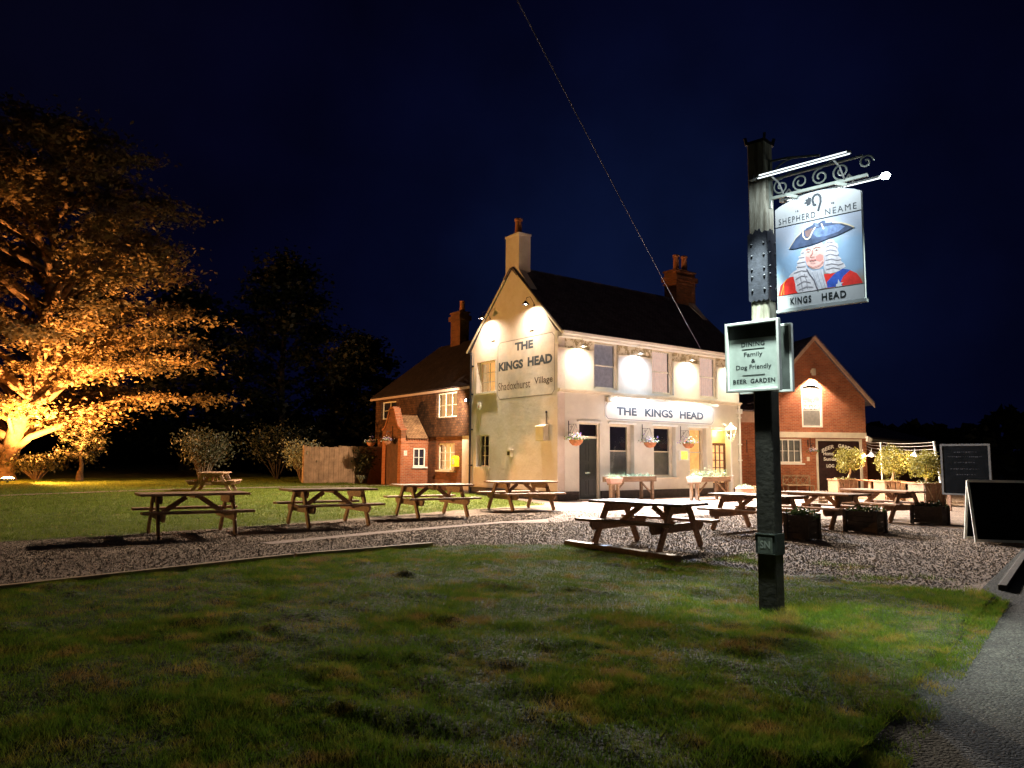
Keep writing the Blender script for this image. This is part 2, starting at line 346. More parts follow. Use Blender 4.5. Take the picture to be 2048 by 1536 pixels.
PAVE = groundmat('concrete', [(.21, .15, .122), (.28, .20, .165)], [1.5], .006, 30)
ASPH = groundmat('asphalt', [(.030, .031, .030), (.052, .054, .048)], [2.5], .012, vor=60)
LAWNM = groundmat('turf', [(.075, .042, .018), (.045, .032, .012), (.022, .03, .008), (.03, .034, .009), (.08, .05, .02)], [1.3], .05, 22)
LAWNB = groundmat('back_turf', [(.14, .11, .03), (.06, .075, .015), (.11, .12, .025), (.15, .12, .035)], [1.6], .03, 14)
EARTH = groundmat('dark_ground', [(.02, .03, .01), (.03, .04, .015)], [.4], .05, 3)
def poly_sheet(name, pts, z, m, kind='structure', zf=None):
    mb = MB(); mb.add([(x, y, z) for x, y in pts], [list(range(len(pts)))])
    o = mb.build(name, m)
    if kind: o['kind'] = kind
    return o
def inpoly(x, y, poly):
    r = np.zeros(x.shape, bool); n = len(poly)
    for i in range(n):
        x1, y1 = poly[i]; x2, y2 = poly[(i+1) % n]
        if y1 == y2: continue
        c = ((y1 > y) != (y2 > y)) & (x < (x2-x1)*(y-y1)/(y2-y1)+x1); r ^= c
    return r
poly_sheet('ground', [(-900, -900), (900, -900), (900, 900), (-900, 900)], -.04, EARTH)
poly_sheet('gravel_yard', [(-45, -30), (30, -30), (45, 10), (1.5, 12), (-45, 10)], -.002, GRAVEL)
poly_sheet('front_paving', [(-5.9, -6.9), (-3.8, -6.3), (-.5, -7.3), (5, -8.0), (14, -6.5), (22, -2), (12, 2), (10.6, -.02), (0, -.02), (-.02, 7), (-1.1, 7), (-1.3, 1), (-1.6, -1.3), (-3.6, -4.6), (-5.3, -5.9)], .004, PAVE)
strip = [(-12.9, -7.75), (-9.88, -6.9), (-6.9, -6.35), (-5.95, -6.85), (-5.3, -5.95), (-6.9, -6.0), (-9.9, -6.55), (-12.95, -7.4)]
poly_sheet('concrete_strip', strip, .007, PAVE)
pth = [(-30, -22.9), (-13.64, -18.35), (-11.38, -17.75), (-8.04, -16.9), (-3.14, -15.6), (14, -10.8), (20, -30), (-30, -40)]
poly_sheet('asphalt_path', pth, .006, ASPH)
FP = [(-17.6, -10.85), (-16.84, -10.68), (-13.2, -9.8), (-10.77, -9.65), (-10.2, -9.9), (-8.85, -10.75), (-8.85, -13.3), (-8.72, -14.5), (-8.4, -15.5), (-7.85, -16.95), (-8.04, -17.09), (-11.38, -18.0), (-13.64, -18.62), (-16, -19.3), (-30, -23.2), (-30, -13.9)]
BP = [(-34, -7.5), (-20, -5.6), (-16.7, -4.9), (-14.3, -4.65), (-12.4, -4.25), (-8.5, -3.05), (-4.7, -1.95), (-1.7, -1.4), (-1.4, 1), (-1.15, 6.0), (-1.15, 9.6), (-2.2, 11.8), (-2.2, 14), (-2, 60), (-60, 60), (-60, -10)]
def fore_h(x, y):
    b = fbm(x*1.1, y*1.1, 3, 3); c = fbm(x*4.5, y*2.8, 3, 9); r = np.clip(fbm(x*1.9+5, y*1.3, 4, 21)-.50, 0, 1)
    return .012 + .03*b + .055*(c-.3)*(.4+b) + .30*r*np.clip(c-.2, 0, 1)
def back_h(x, y): return .010 + .017*np.clip(y+2, 0, 60) + .03*fbm(x*.9, y*.9, 3, 5)*np.clip((y+3)/3, .15, 1)
def terrain(name, poly, res, hf, m, bbox):
    xs = np.arange(bbox[0], bbox[1], res); ys = np.arange(bbox[2], bbox[3], res); X, Y = np.meshgrid(xs, ys, indexing='ij')
    jx = X + (fbm(X*2, Y*2, 3, 77)-.5)*.35; jy = Y + (fbm(X*2, Y*2, 3, 78)-.5)*.35
    ins = inpoly(jx, jy, poly); Z = np.where(ins, hf(X, Y), -.03); V = np.stack([X, Y, Z], -1).reshape(-1, 3)
    nx, ny = X.shape; i = np.arange(nx-1)[:, None]; j = np.arange(ny-1)[None, :]; a = (i*ny+j)
    q = np.stack([a, a+ny, a+ny+1, a+1], -1).reshape(-1, 4)
    k = ins.reshape(-1)[q].any(1); q = q[k]; used = np.unique(q); mp = -np.ones(len(V), int); mp[used] = np.arange(len(used))
    me = bpy.data.meshes.new(name); me.from_pydata(V[used].tolist(), [], mp[q].tolist())
    me.polygons.foreach_set('use_smooth', [True]*len(me.polygons)); me.materials.append(m); o = link(bpy.data.objects.new(name, me)); o['kind'] = 'structure'; return o
terrain('front_lawn', FP, .06, fore_h, LAWNM, (-26, -7.5, -22.5, -9))
terrain('back_lawn', BP, .25, back_h, LAWNB, (-45, -1.0, -9, 45))
# grass blades
def blades(name, poly, n, bbox, hf, hgt, wid, mats, dens=None, seed=1, falloff=None):
    r = np.random.default_rng(seed); x = r.uniform(bbox[0], bbox[1], n); y = r.uniform(bbox[2], bbox[3], n)
    k = inpoly(x, y, poly)
    if falloff: dd = np.hypot(x-CAM.x, y-CAM.y); k &= r.random(n) < np.clip(falloff/dd, 0, 1)**1.0
    if dens is not None: k &= r.random(n) < dens(x, y)
    x, y = x[k], y[k]; N = len(x); z = hf(x, y)-.004
    a = r.uniform(0, 2*PI, N); tuft = fbm(x*2.2, y*2.2, 3, 31)
    h = hgt*(.35+1.1*r.random(N))*(.45+1.3*tuft); l = r.normal(0, .55, (N, 2))*h[:, None]
    wv = np.stack([np.cos(a), np.sin(a), 0*a], 1)*wid/2
    B = np.stack([x, y, z], 1); T = B + np.stack([l[:, 0], l[:, 1], h], 1)
    V = np.stack([B-wv, B+wv, T], 1).reshape(-1, 3)
    o = raw(name, V, 3, mats); o['kind'] = 'stuff'; return o
def grassmat(name, cols, scale):
    m = groundmat(name, cols, [scale]); b = m.node_tree.nodes['Principled BSDF']; b.inputs['Roughness'].default_value = .9; b.inputs['Specular IOR Level'].default_value = .02
    for l in list(b.inputs['Normal'].links): m.node_tree.links.remove(l)
    nn = m.node_tree; tr = nn.nodes.new('ShaderNodeBsdfTranslucent'); mx = nn.nodes.new('ShaderNodeMixShader'); mx.inputs[0].default_value = .36
    nn.links.new(b.inputs['Base Color'].links[0].from_socket, tr.inputs['Color']); nn.links.new(b.outputs[0], mx.inputs[1]); nn.links.new(tr.outputs[0], mx.inputs[2]); nn.links.new(mx.outputs[0], nn.nodes['Material Output'].inputs[0])
    return m
GR1 = grassmat('grass_blades', [(.23, .13, .045), (.25, .17, .04), (.16, .18, .02), (.07, .14, .012), (.15, .19, .02), (.28, .215, .04), (.34, .21, .06)], 1.5)
GR2 = grassmat('back_grass_blades', [(.26, .20, .06), (.08, .12, .02), (.17, .20, .035), (.09, .13, .022), (.26, .24, .06)], 1.3)
fd = lambda x, y: np.clip((fbm(x*.95+3, y*.95, 4, 55)-.33)*4.5, .42, 1)
blades('front_grass', FP, 2300000, (-21, -7.5, -20.5, -9.4), fore_h, .036, .0045, GR1, fd, 2, 4.5)
blades('back_grass', BP, 330000, (-22, -1, -7, 20), back_h, .055, .012, GR2, None, 3)
blades('edge_grass', [(-9.2, -9.9), (-8.6, -10.6), (-8.4, -13.2), (-6.8, -13.0), (-6.4, -16.6), (-8.2, -17), (-9.5, -14)], 60000, (-9.6, -6.2, -17.2, -9.6), lambda x, y: 0*x, .035, .006, GR1, lambda x, y: np.clip((fbm(x*1.3, y*1.3, 4, 91)-.48)*5, 0, 1), 4)
blades('verge_grass', [(-30, -23.4), (-13.7, -18.85), (-11.4, -18.2), (-8.0, -17.25), (-7.7, -16.9), (-11.3, -17.8), (-13.6, -18.4), (-30, -22.9)], 500000, (-17.5, -7.6, -19.9, -16.8), lambda x, y: .006+0*x, .038, .005, GR1, lambda x, y: np.clip((fbm(x*2.3, y*2.3, 4, 12)-.30)*2.2, 0, .9), 14)
# dry mowings lying in loose heaps
CLIP = grassmat('dry_clippings', [(.04, .024, .012), (.10, .062, .028), (.07, .045, .018)], 4)
rr_ = np.random.default_rng(44); PX_, PY_ = [], []; spots_ = [(-11.6, -13.2), (-12.3, -13.6), (-10.9, -13.0), (-11.9, -15.0), (-12.7, -15.2), (-13.5, -15.6), (-10.6, -14.3), (-10.0, -13.7), (-14.5, -14.6), (-13.9, -13.4), (-15.2, -13.9), (-13.0, -17.0), (-12.0, -16.9), (-9.9, -12.6), (-14.2, -16.6), (-15.4, -16.0), (-9.6, -15.0), (-11.2, -15.9)][::2]
for q_, (x, y) in enumerate(spots_):
    k = int(rr_.integers(250, 800)); a = math.radians(-20+rr_.normal(0, 14)); u_ = rr_.normal(0, .32, k); v_ = rr_.normal(0, .055, k)+.06*np.sin(u_*6+q_); PX_.append(x+u_*math.cos(a)-v_*math.sin(a)); PY_.append(y+u_*math.sin(a)+v_*math.cos(a))
x = np.concatenate(PX_); y = np.concatenate(PY_); N = len(x); z = fore_h(x, y)+.03*rr_.random(N)+.012; a = rr_.uniform(0, 2*PI, N); l = rr_.uniform(.02, .05, N)
D_ = np.stack([np.cos(a)*l, np.sin(a)*l, rr_.normal(0, .012, N)], 1); B_ = np.stack([x, y, z], 1); Wv = np.stack([-np.sin(a)*.0028, np.cos(a)*.0028, 0*a], 1)

# loose stones
def stones(name, n, bbox, smin, smax, m, seed):
    r = np.random.default_rng(seed); x = r.uniform(bbox[0], bbox[1], n); y = r.uniform(bbox[2], bbox[3], n)
    k = ~inpoly(x, y, FP) & ~inpoly(x, y, BP) & ~inpoly(x, y, pth) & ~inpoly(x, y, strip); x, y = x[k], y[k]; N = len(x)
    s = r.uniform(smin, smax, N); base = np.array([[1,0,-.3],[-.5,.87,-.3],[-.5,-.87,-.3],[0,0,.8]])
    a = r.uniform(0, 2*PI, N); ca, sa = np.cos(a), np.sin(a)
    P = base[None]*s[:, None, None]*(.7+.6*r.random((N, 4, 1))); Q = P.copy(); Q[..., 0] = P[..., 0]*ca[:, None]-P[..., 1]*sa[:, None]; Q[..., 1] = P[..., 0]*sa[:, None]+P[..., 1]*ca[:, None]
    Q += np.stack([x, y, 0*x+.002], 1)[:, None]; V = Q[:, [0,1,3, 1,2,3, 2,0,3]].reshape(-1, 3); o = raw(name, V, 3, m); o['kind'] = 'stuff'; return o
STONE = groundmat('pebbles', [(.06, .05, .04), (.18, .14, .11), (.36, .29, .24)], [34], .0)
stones('gravel_stones', 90000, (-17, 1, -16.5, -4), .008, .019, STONE, 5)
# sleepers / edging
def sleeper(p, q, w, h, label, m=WOODL):
    mb = MB(); mb.bar((p[0], p[1], h/2), (q[0], q[1], h/2), w, h); return tag(mb.build('timber_edging', m, bevel=.006), label, 'timber edging', 'timber edgings round the front lawn')
sleeper((-19.5, -11.35), (-13.25, -9.78), .09, .085, 'long weathered timber edging running out of the left of the photo')
sleeper((-13.2, -9.77), (-10.77, -9.6), .09, .085, 'shorter pale timber edging ending at the grass in the middle')
sleeper((-8.72, -10.72), (-8.72, -13.2), .16, .11, 'dark chunky sleeper lying in front of the nearest right picnic table', WOOD)
sleeper((-7.3, -16.92), (-3.1, -15.72), .09, .07, 'dark timber kerb beside the asphalt path at the right edge', WOODD)
gp = MB(); gl_ = [(-22, 7), (-16.3, 8.2), (-11.6, 9.9), (-5.15, 10.5), (-1.3, 10.2)]
V_ = []
for x, y in gl_: V_.append((x, y-.25, float(back_h(np.array(x), np.array(y)))+.02))
for x, y in reversed(gl_): V_.append((x, y+.35, float(back_h(np.array(x), np.array(y)))+.03))
k_ = len(gl_)
gp.add(V_, [(i, i+1, 2*k_-2-i, 2*k_-1-i) for i in range(k_-1)]); o = gp.build('garden_path', PAVE); o['kind'] = 'structure'
# ------------------------------------------------------------------ the pub
D = 5.75
pub = thing('pub_building', 'cream painted two storey public house with steep gable and lit lamps', 'pub', (5, 3, 0))
FR = frame((0, 0, 0), (1, 0, 0), (0, -1, 0))          # front wall, u = x
GA = frame((0, D, 0), (0, -1, 0), (-1, 0, 0))         # gable wall, u = D - y
def gu(y): return D-y
fw_holes = [(1.78, 3.08, 4.19, 6.02), (4.98, 6.28, 4.19, 6.02), (7.92, 9.12, 4.19, 6.02),
            (1.03, 2.08, .04, 2.9), (2.6, 3.92, .82, 2.88), (5.03, 6.35, .82, 2.88), (7.2, 8.3, .82, 2.88), (8.68, 10.0, .04, 2.82)]
mb = MB(); wall_grid(mb, FR, 0.345, 10.6, 0, 5.62, fw_holes, .34); 
mb.build('front_wall', SMOOTHR, pub)
mb = MB(); wall_grid(mb, FR, 0.345, 10.6, 5.62, 6.12, fw_holes, .34, .012); fz = mb.build('frieze', FRIEZE, pub)
gh = [(gu(5.36), gu(3.98), 4.25, 5.56), (gu(5.32), gu(4.36), 1.18, 2.5)]
mb = MB(); wall_grid(mb, GA, 0, D, 0, 6.12, gh, .34)
gtop = [(0, 6.12), (D, 6.12), (D+.02, 6.12), (gu(2.42), 9.05), (gu(3.3), 9.1)]
mb.prism([GA(u, v) for u, v in ((0, 6.12), (D, 6.12), (gu(2.42), 9.02), (gu(3.3), 9.02))], Vector((.34, 0, 0)))
mb.build('gable_wall', RENDER, pub)
mb = MB(); mb.box((10.26, .34, 0), (10.6, D, 6.12)); mb.prism([(10.26, 0, 6.12), (10.26, D, 6.12), (10.26, 3.3, 9.02), (10.26, 2.42, 9.02)], (.34, 0, 0)); mb.box((.34, D-.3, 0), (10.26, D, 6.12)); mb.build('rear_wall', RENDER, pub)
mb = MB(); mb.box((.36, .36, 3.2), (10.24, D-.32, 3.3)); mb.build('inner_floor', DARKI, pub)
# roof
def slab(mb, pts, t=.09):
    n = (Vector(pts[1])-Vector(pts[0])).cross(Vector(pts[2])-Vector(pts[0])).normalized(); 
    if n.z < 0: n = -n
    mb.prism(pts, n*t)
mb = MB(); slab(mb, [(-.07, -.36, 6.07), (10.7, -.36, 6.07), (10.7, 2.86, 9.12), (-.07, 2.86, 9.12)]); 
slab(mb, [(-.07, 6.02, 6.05), (10.7, 6.02, 6.05), (10.7, 2.868, 9.12), (-.07, 2.868, 9.12)]); mb.build('roof', ROOF, pub)
mb = MB()
for x in np.arange(0.05, 10.6, .42): mb.lathe((x, 2.864, 9.14), [(.1, 0), (.11, .4)], 8, (1, 0, 0))
mb.build('ridge_tiles', ROOF, pub)
mb = MB(); mb.bar((-.075, -.38, 6.06), (-.075, 2.45, 8.76), .03, .07); mb.bar((-.075, 6.04, 6.04), (-.075, 3.28, 8.74), .03, .07); mb.build('verge', TRIM, pub)
mb = MB(); mb.box((-.05, -.33, 5.98), (10.65, -.31, 6.13)); mb.box((-.05, -.31, 5.98), (10.6, .0, 6.0)); mb.build('fascia_board', WHITE, pub)
mb = MB(); 
pr = [(-.33, 6.17), (-.335, 6.08), (-.38, 6.05), (-.44, 6.08), (-.45, 6.17)]
mb.prism([Vector((-.08, y, z)) for y, z in pr], (10.78, 0, 0)); mb.build('gutter', WHITE, pub)
mb = MB(); mb.box((-.10, -.10, 5.75), (.10, .06, 6.2)); mb.build('corner_bracket', TRIM, pub)
# chimneys
def chimney(x0, x1, y0, y1, z0, z1, m, pots, name='chimney', cap=0.05, band=False):
    mb = MB(); mb.box((x0, y0, z0), (x1, y1, z1)); mb.box((x0-cap, y0-cap, z1+.001), (x1+cap, y1+cap, z1+.08))
    if band: mb.box((x0-.1, y0-.1, z1-.45), (x1+.1, y1+.1, z1-.22)); mb.box((x0-.05, y0-.05, z1-.62), (x1+.05, y1+.05, z1-.56))
    ch = mb.build(name, m, pub)
    for px_, py_, h in pots:
        p = MB(); p.lathe((px_, py_, z1+.08), [(.17, 0), (.15, .1), (.13, h-.12), (.17, h-.1), (.17, h-.03), (.14, h), (.1, h-.01), (.1, h-.1)], 14); p.build('chimney_pot', TERRA, ch)
chimney(-.002, .58, 2.41, 3.31, 9.0, 10.46, RENDER, [(.3, 2.86, .72)], cap=.03)
chimney(9.4, 10.75, 2.5, 3.25, 8.8, 10.5, BRICKD, [(9.84, 2.88, .82), (10.42, 2.88, .86)], band=True)
# string course, plinth, corner
mb = MB(); mb.box((-.03, -.17, 4.03), (10.6, -.003, 4.09)); mb.box((-.02, -.11, 3.97), (10.6, -.003, 4.03)); mb.build('string_course', TRIM, pub)
mb = MB()
for a, b in ((-.045, 1.0), (2.1, 8.66), (10.02, 10.62)): mb.box((a, -.045, 0), (b, -.001, .34))
mb.box((-.045, 0.0, 0), (-.001, D, .34)); mb.build('plinth', PLINTH, pub)
for a, b in ((.02, 1.76), (3.1, 4.96), (6.3, 7.9), (9.14, 10.58)):
    mb = MB(); mb.box((a, -.05, 5.585), (b, -.001, 5.62)); mb.build('panel_moulding', TRIM, pub)
# windows
def window(par, F, u0, u1, v0, v1, rec=.16, fr=.07, cols=1, rows=1, kind='sash', inner=None, lower=None, m=TRIM, sill=True, mun=.022, curtain=None, split=None, wside=0):
    mb = MB(); a, b, c, d = u0+.002, u1-.002, v0+.002, v1-.002
    w0, w1 = -rec-.06, -rec
    for bx in ((a, c, a+fr, d), (b-fr-wside, c, b, d), (a+fr, d-fr, b-fr-wside, d), (a+fr, c, b-fr-wside, c+fr)): mb.box((bx[0], bx[1], w0), (bx[2], bx[3], w1), F)
    b2 = b-wside
    gx0, gx1, gy0, gy1 = a+fr, b2-fr, c+fr, d-fr
    if kind == 'sash': ym = (gy0+gy1)/2 if split is None else split; mb.box((gx0, ym-.022, w0-.01), (gx1, ym+.022, w1-.012), F)
    for i in range(1, cols):
        x = gx0+(gx1-gx0)*i/cols; ww = mun*(2 if (kind == 'casement' and i == cols//2) else 1); mb.box((x-ww/2, gy0, w0+.01), (x+ww/2, gy1, w1-.015), F)
    for j in range(1, rows):
        y = gy0+(gy1-gy0)*j/rows
        for i in range(cols):
            xa = gx0+(gx1-gx0)*i/cols+mun*.6; xb = gx0+(gx1-gx0)*(i+1)/cols-mun*.6; mb.box((xa, y-mun/2, w0+.012), (xb, y+mun/2, w1-.017), F)
    win = mb.build('window', m, par, bevel=.004)
    g = MB(); g.add([F(gx0, gy0, w0+.02), F(gx1, gy0, w0+.02), F(gx1, gy1, w0+.02), F(gx0, gy1, w0+.02)], [(0, 1, 2, 3)]); g.build('pane', GLASS, win)
    bk = MB()
    if curtain:
        N = int((gx1-gx0)/.02); vs = []; fs = []
        for i in range(N+1):
            x = gx0-.01+(gx1-gx0+.02)*i/N; wv = -.07+.022*math.sin(i*.95)+.01*math.sin(i*2.3+1)
            if curtain == 'open' and .32 < i/N < .68: wv = None
            vs.append((x, wv))
        for i in range(N):
            if vs[i][1] is None or vs[i+1][1] is None: continue
            bk.add([F(vs[i][0], gy0-.01, w0+vs[i][1]), F(vs[i+1][0], gy0-.01, w0+vs[i+1][1]), F(vs[i+1][0], gy1+.01, w0+vs[i+1][1]), F(vs[i][0], gy1+.01, w0+vs[i][1])], [(0, 1, 2, 3)])
        bk.build('curtain', inner, win)
        b2_ = MB(); b2_.add([F(gx0-.05, gy0-.05, w0-.13), F(gx1+.05, gy0-.05, w0-.13), F(gx1+.05, gy1+.05, w0-.13), F(gx0-.05, gy1+.05, w0-.13)], [(0, 1, 2, 3)]); b2_.build('room_backing', WARM if inner is CURTY else DARKI, win)
    else:
        yl = (gy0+gy1)/2 if split is None else split
        bk.add([F(gx0-.02, (yl if lower else gy0)-.0, w0-.05), F(gx1+.02, (yl if lower else gy0), w0-.05), F(gx1+.02, gy1+.02, w0-.05), F(gx0-.02, gy1+.02, w0-.05)], [(0, 1, 2, 3)]); bk.build('blind' if inner is NET else 'room_backing', inner or DARKI, win)
        if lower:
            lo = MB(); lo.add([F(gx0-.02, gy0-.02, w0-.02), F(gx1+.02, gy0-.02, w0-.02), F(gx1+.02, yl, w0-.02), F(gx0-.02, yl, w0-.02)], [(0, 1, 2, 3)]); lo.build('frosted_film', lower, win)
    if sill:
        s_ = MB(); s_.box((u0-.08, v0-.07, -rec+.003), (u1+.08, v0-.003, .09), F); s_.build('sill', m, win)
    return win
window(pub, FR, 1.78, 3.08, 4.19, 6.02, .07, .09, inner=NET, sill=False, wside=.06)
window(pub, FR, 4.98, 6.28, 4.19, 6.02, .07, .09, inner=CURT, curtain='full', sill=False, wside=.1)
window(pub, FR, 7.92, 9.12, 4.19, 6.02, .07, .09, inner=CURT, curtain='full', sill=False, wside=.06)
for k, (a, b) in enumerate(((2.6, 3.92), (5.03, 6.35))): window(pub, FR, a, b, .82, 2.88, .2, .09, inner=DARKI, lower=NETLOW, wside=.1)
window(pub, FR, 7.2, 8.3, .82, 2.88, .2, .09, inner=WARM, wside=.05)
for a, b in ((.95, 2.16), (2.5, 4.0), (4.93, 6.43), (7.1, 8.38), (8.6, 10.08)):
    mb = MB(); mb.box((a, -.06, 2.885), (b, -.002, 2.955)); mb.build('lintel', WHITE, pub)
window(pub, GA, gu(5.36), gu(3.98), 4.25, 5.56, .2, .06, 2, 3, 'casement', inner=CURTY, curtain='open')
window(pub, GA, gu(5.32), gu(4.36), 1.18, 2.5, .2, .05, 3, 3, 'casement', inner=DARKI)
# front door
mb = MB()
for bx in ((1.035, .05, 1.10, 2.89), (2.0, .05, 2.075, 2.89), (1.10, 2.82, 2.0, 2.89), (1.10, 2.3, 2.0, 2.38)): mb.box((bx[0], bx[1], -.16), (bx[2], bx[3], -.06), FR)
df_ = mb.build('door_frame', TRIM, pub, bevel=.004)
mb = MB(); mb.box((1.11, .06, -.15), (1.99, 2.29, -.11), FR)
for v0, v1 in ((.2, .75), (.85, 1.35), (1.45, 2.15)):
    for a, b in ((1.2, 1.5), (1.6, 1.9)):
        for q in ((a, v0, b, v0+.03), (a, v1-.03, b, v1), (a, v0+.03, a+.03, v1-.03), (b-.03, v0+.03, b, v1-.03)): mb.box((q[0], q[1], -.11), (q[2], q[3], -.098), FR)
dr = mb.build('door', DARKG, pub)
mb = MB(); mb.box((1.42, .98, -.108), (1.68, 1.04, -.095), FR); mb.build('letter_plate', mat('chrome', (.6, .6, .6), .25, 0, metal=1), dr)
mb = MB(); mb.add([FR(1.1, 2.38, -.1), FR(2, 2.38, -.1), FR(2, 2.82, -.1), FR(1.1, 2.82, -.1)], [(0, 1, 2, 3)]); mb.build('fanlight', GLASS, pub)
mb = MB(); mb.add([FR(1.05, 2.35, -.2), FR(2.05, 2.35, -.2), FR(2.05, 2.85, -.2), FR(1.05, 2.85, -.2)], [(0, 1, 2, 3)]); mb.build('room_backing', mat('dark_maroon_blind', (.02, .012, .03), .8, .2), pub)
mb = MB(); mb.box((.9, -.32, 0.001), (2.2, -.05, .05)); mb.build('doorstep', PAVE, pub)
# porch recess with the glazed door
YW = mat('yellow_boarding', (.62, .50, .26), .6, .08, 6)
mb = MB(); mb.box((8.62, .342, .02), (8.66, .62, 2.9)); mb.box((10.02, .342, .02), (10.06, .62, 2.9)); mb.box((8.66, .342, 2.84), (10.02, .62, 2.9)); mb.build('recess_lining', SMOOTHR, pub)
mb = MB()
for i in range(14): mb.box((8.66+i*.0972, .37, 2.28), (8.66+i*.0972+.092, .41, 2.838))
mb.build('boarded_panel', YW, pub)
mb = MB()
for bx in ((8.66, .03, 8.76, 2.27), (9.93, .03, 10.02, 2.27), (8.76, 2.17, 9.93, 2.27), (8.76, .03, 9.93, .55)): mb.box((bx[0], .35, bx[1]), (bx[2], .41, bx[3]))
for i in range(1, 4): x = 8.76+1.17*i/4; mb.box((x-.02, .36, .55), (x+.02, .40, 2.17))
for j in range(1, 5):
    z = .55+1.62*j/5
    for i in range(4): mb.box((8.76+1.17*i/4+.021, .362, z-.016), (8.76+1.17*(i+1)/4-.021, .398, z+.016))
gd_ = mb.build('glazed_door', BROWN, pub)
mb = MB(); mb.add([(8.7, .44, .5), (9.98, .44, .5), (9.98, .44, 2.2), (8.7, .44, 2.2)], [(0, 1, 2, 3)]); mb.build('lit_glass', mat('lit_interior', (.7, .45, .2), .8, .35, 2.5, emit=(1, .62, .28), es=.75), gd_)
mb = MB(); mb.box((8.66, .0, .005), (10.02, .345, .028)); mb.build('threshold', PAVE, pub)
lamp('porch_light', 'POINT', (9.3, .17, 2.72), PW['porch'], (1, .68, .2), pub, size=.05)
# painted signs on the walls
SGN = mat('sign_panel_paint', (.70, .69, .66), .6, .04, 3)
def outline(par, F, u0, u1, v0, v1, cut, m, w=.003, t=.018, name='sign_border'):
    P = [(u0+cut, v0), (u1-cut, v0), (u1, v0+cut), (u1, v1-cut), (u1-cut, v1), (u0+cut, v1), (u0, v1-cut), (u0, v0+cut)]
    mb = MB()
    for i in range(8):
        p, q = P[i], P[(i+1) % 8]; d = Vector((q[0]-p[0], q[1]-p[1])).normalized()*t/2; n = Vector((-d.y, d.x))
        mb.add([F(p[0]-n.x, p[1]-n.y, w), F(q[0]-n.x, q[1]-n.y, w), F(q[0]+n.x, q[1]+n.y, w), F(p[0]+n.x, p[1]+n.y, w)], [(0, 1, 2, 3)])
    return mb.build(name, m, par)
mb = MB(); cu_ = .14; P = [(2.32+cu_, 3.02), (8.8-cu_, 3.02), (8.8, 3.02+cu_), (8.8, 3.78), (2.32, 3.78), (2.32, 3.02+cu_)]
mb.prism([FR(u, v, .02) for u, v in P], (0, .019, 0)); fs_ = mb.build('fascia_sign', SGN, pub)
outline(fs_, FR, 2.38, 8.74, 3.07, 3.72, .12, LEAD, .0225)
g_ = 'lettering'
text(fs_, 'THE', FR, 2.95, 4.06, 3.235, 3.555, LEAD, .0225, .045)
text(fs_, 'KINGS', FR, 4.52, 6.17, 3.235, 3.565, LEAD, .0225, .045)
text(fs_, 'HEAD', FR, 6.59, 8.10, 3.235, 3.555, LEAD, .0225, .045)
ps = MB(); ps.add([GA(gu(3.8), 3.9, .002), GA(gu(.17), 3.9, .002), GA(gu(.17), 6.2, .002), GA(gu(3.8), 6.2, .002)], [(0, 1, 2, 3)])
ps = ps.build('painted_sign', mat('gable_sign_paint', (.68, .60, .55), .8, .08, 2.5, bump=.006, bscale=12), pub)
outline(ps, GA, gu(3.79), gu(.18), 3.9, 6.2, .15, INK, .004, .02)
text(ps, 'THE', GA, gu(2.63), gu(1.46), 5.75, 6.08, LEAD, .005, .05)
text(ps, 'KINGS', GA, gu(3.73), gu(2.09), 5.03, 5.39, LEAD, .005, .05)
text(ps, 'HEAD', GA, gu(1.80), gu(.30), 5.06, 5.42, LEAD, .005, .05)
SERIFW = .05
def serif(par, s, F, u0, u1, v0, v1, m, w, ticks=True, bold=.0):
    # light lettering with small slab serifs at the feet and heads of the strokes
    o = text(par, s, F, u0, u1, v0, v1, m, w, bold); return o
serif(ps, 'Shadoxhurst', GA, gu(3.74), gu(1.63), 4.24, 4.57, INK, .005)
serif(ps, 'Village', GA, gu(1.38), gu(.28), 4.27, 4.60, INK, .005, bold=.012)
mb = MB(); mb.box((gu(1.68), 6.41, -.01), (gu(1.42), 6.45, .012), GA); mb.build('wall_vent', PLINTH, pub)
mb = MB(); mb.box((gu(4.29), 6.33, -.01), (gu(4.03), 6.37, .012), GA); mb.build('wall_vent', PLINTH, pub)
mb = MB(); mb.tube([(-.09, 5.66, 0.1), (-.09, 5.66, 5.9), (-.04, 5.8, 6.0)], .045, 8)
for z in (1.2, 2.7, 4.2, 5.4): mb.box((-.10, 5.58, z), (0, 5.74, z+.06))
mb.build('downpipe', IRON, pub)
mb = MB(); mb.tube([(10.5, -.08, .1), (10.5, -.08, 3.97)], .045, 8)
for z in (1.5, 2.2, 3.4): mb.box((10.42, -.13, z), (10.58, 0, z+.06))
mb.box((10.4, -.17, 3.6), (10.6, -.0, 3.8)); mb.build('downpipe', WHITE, pub)
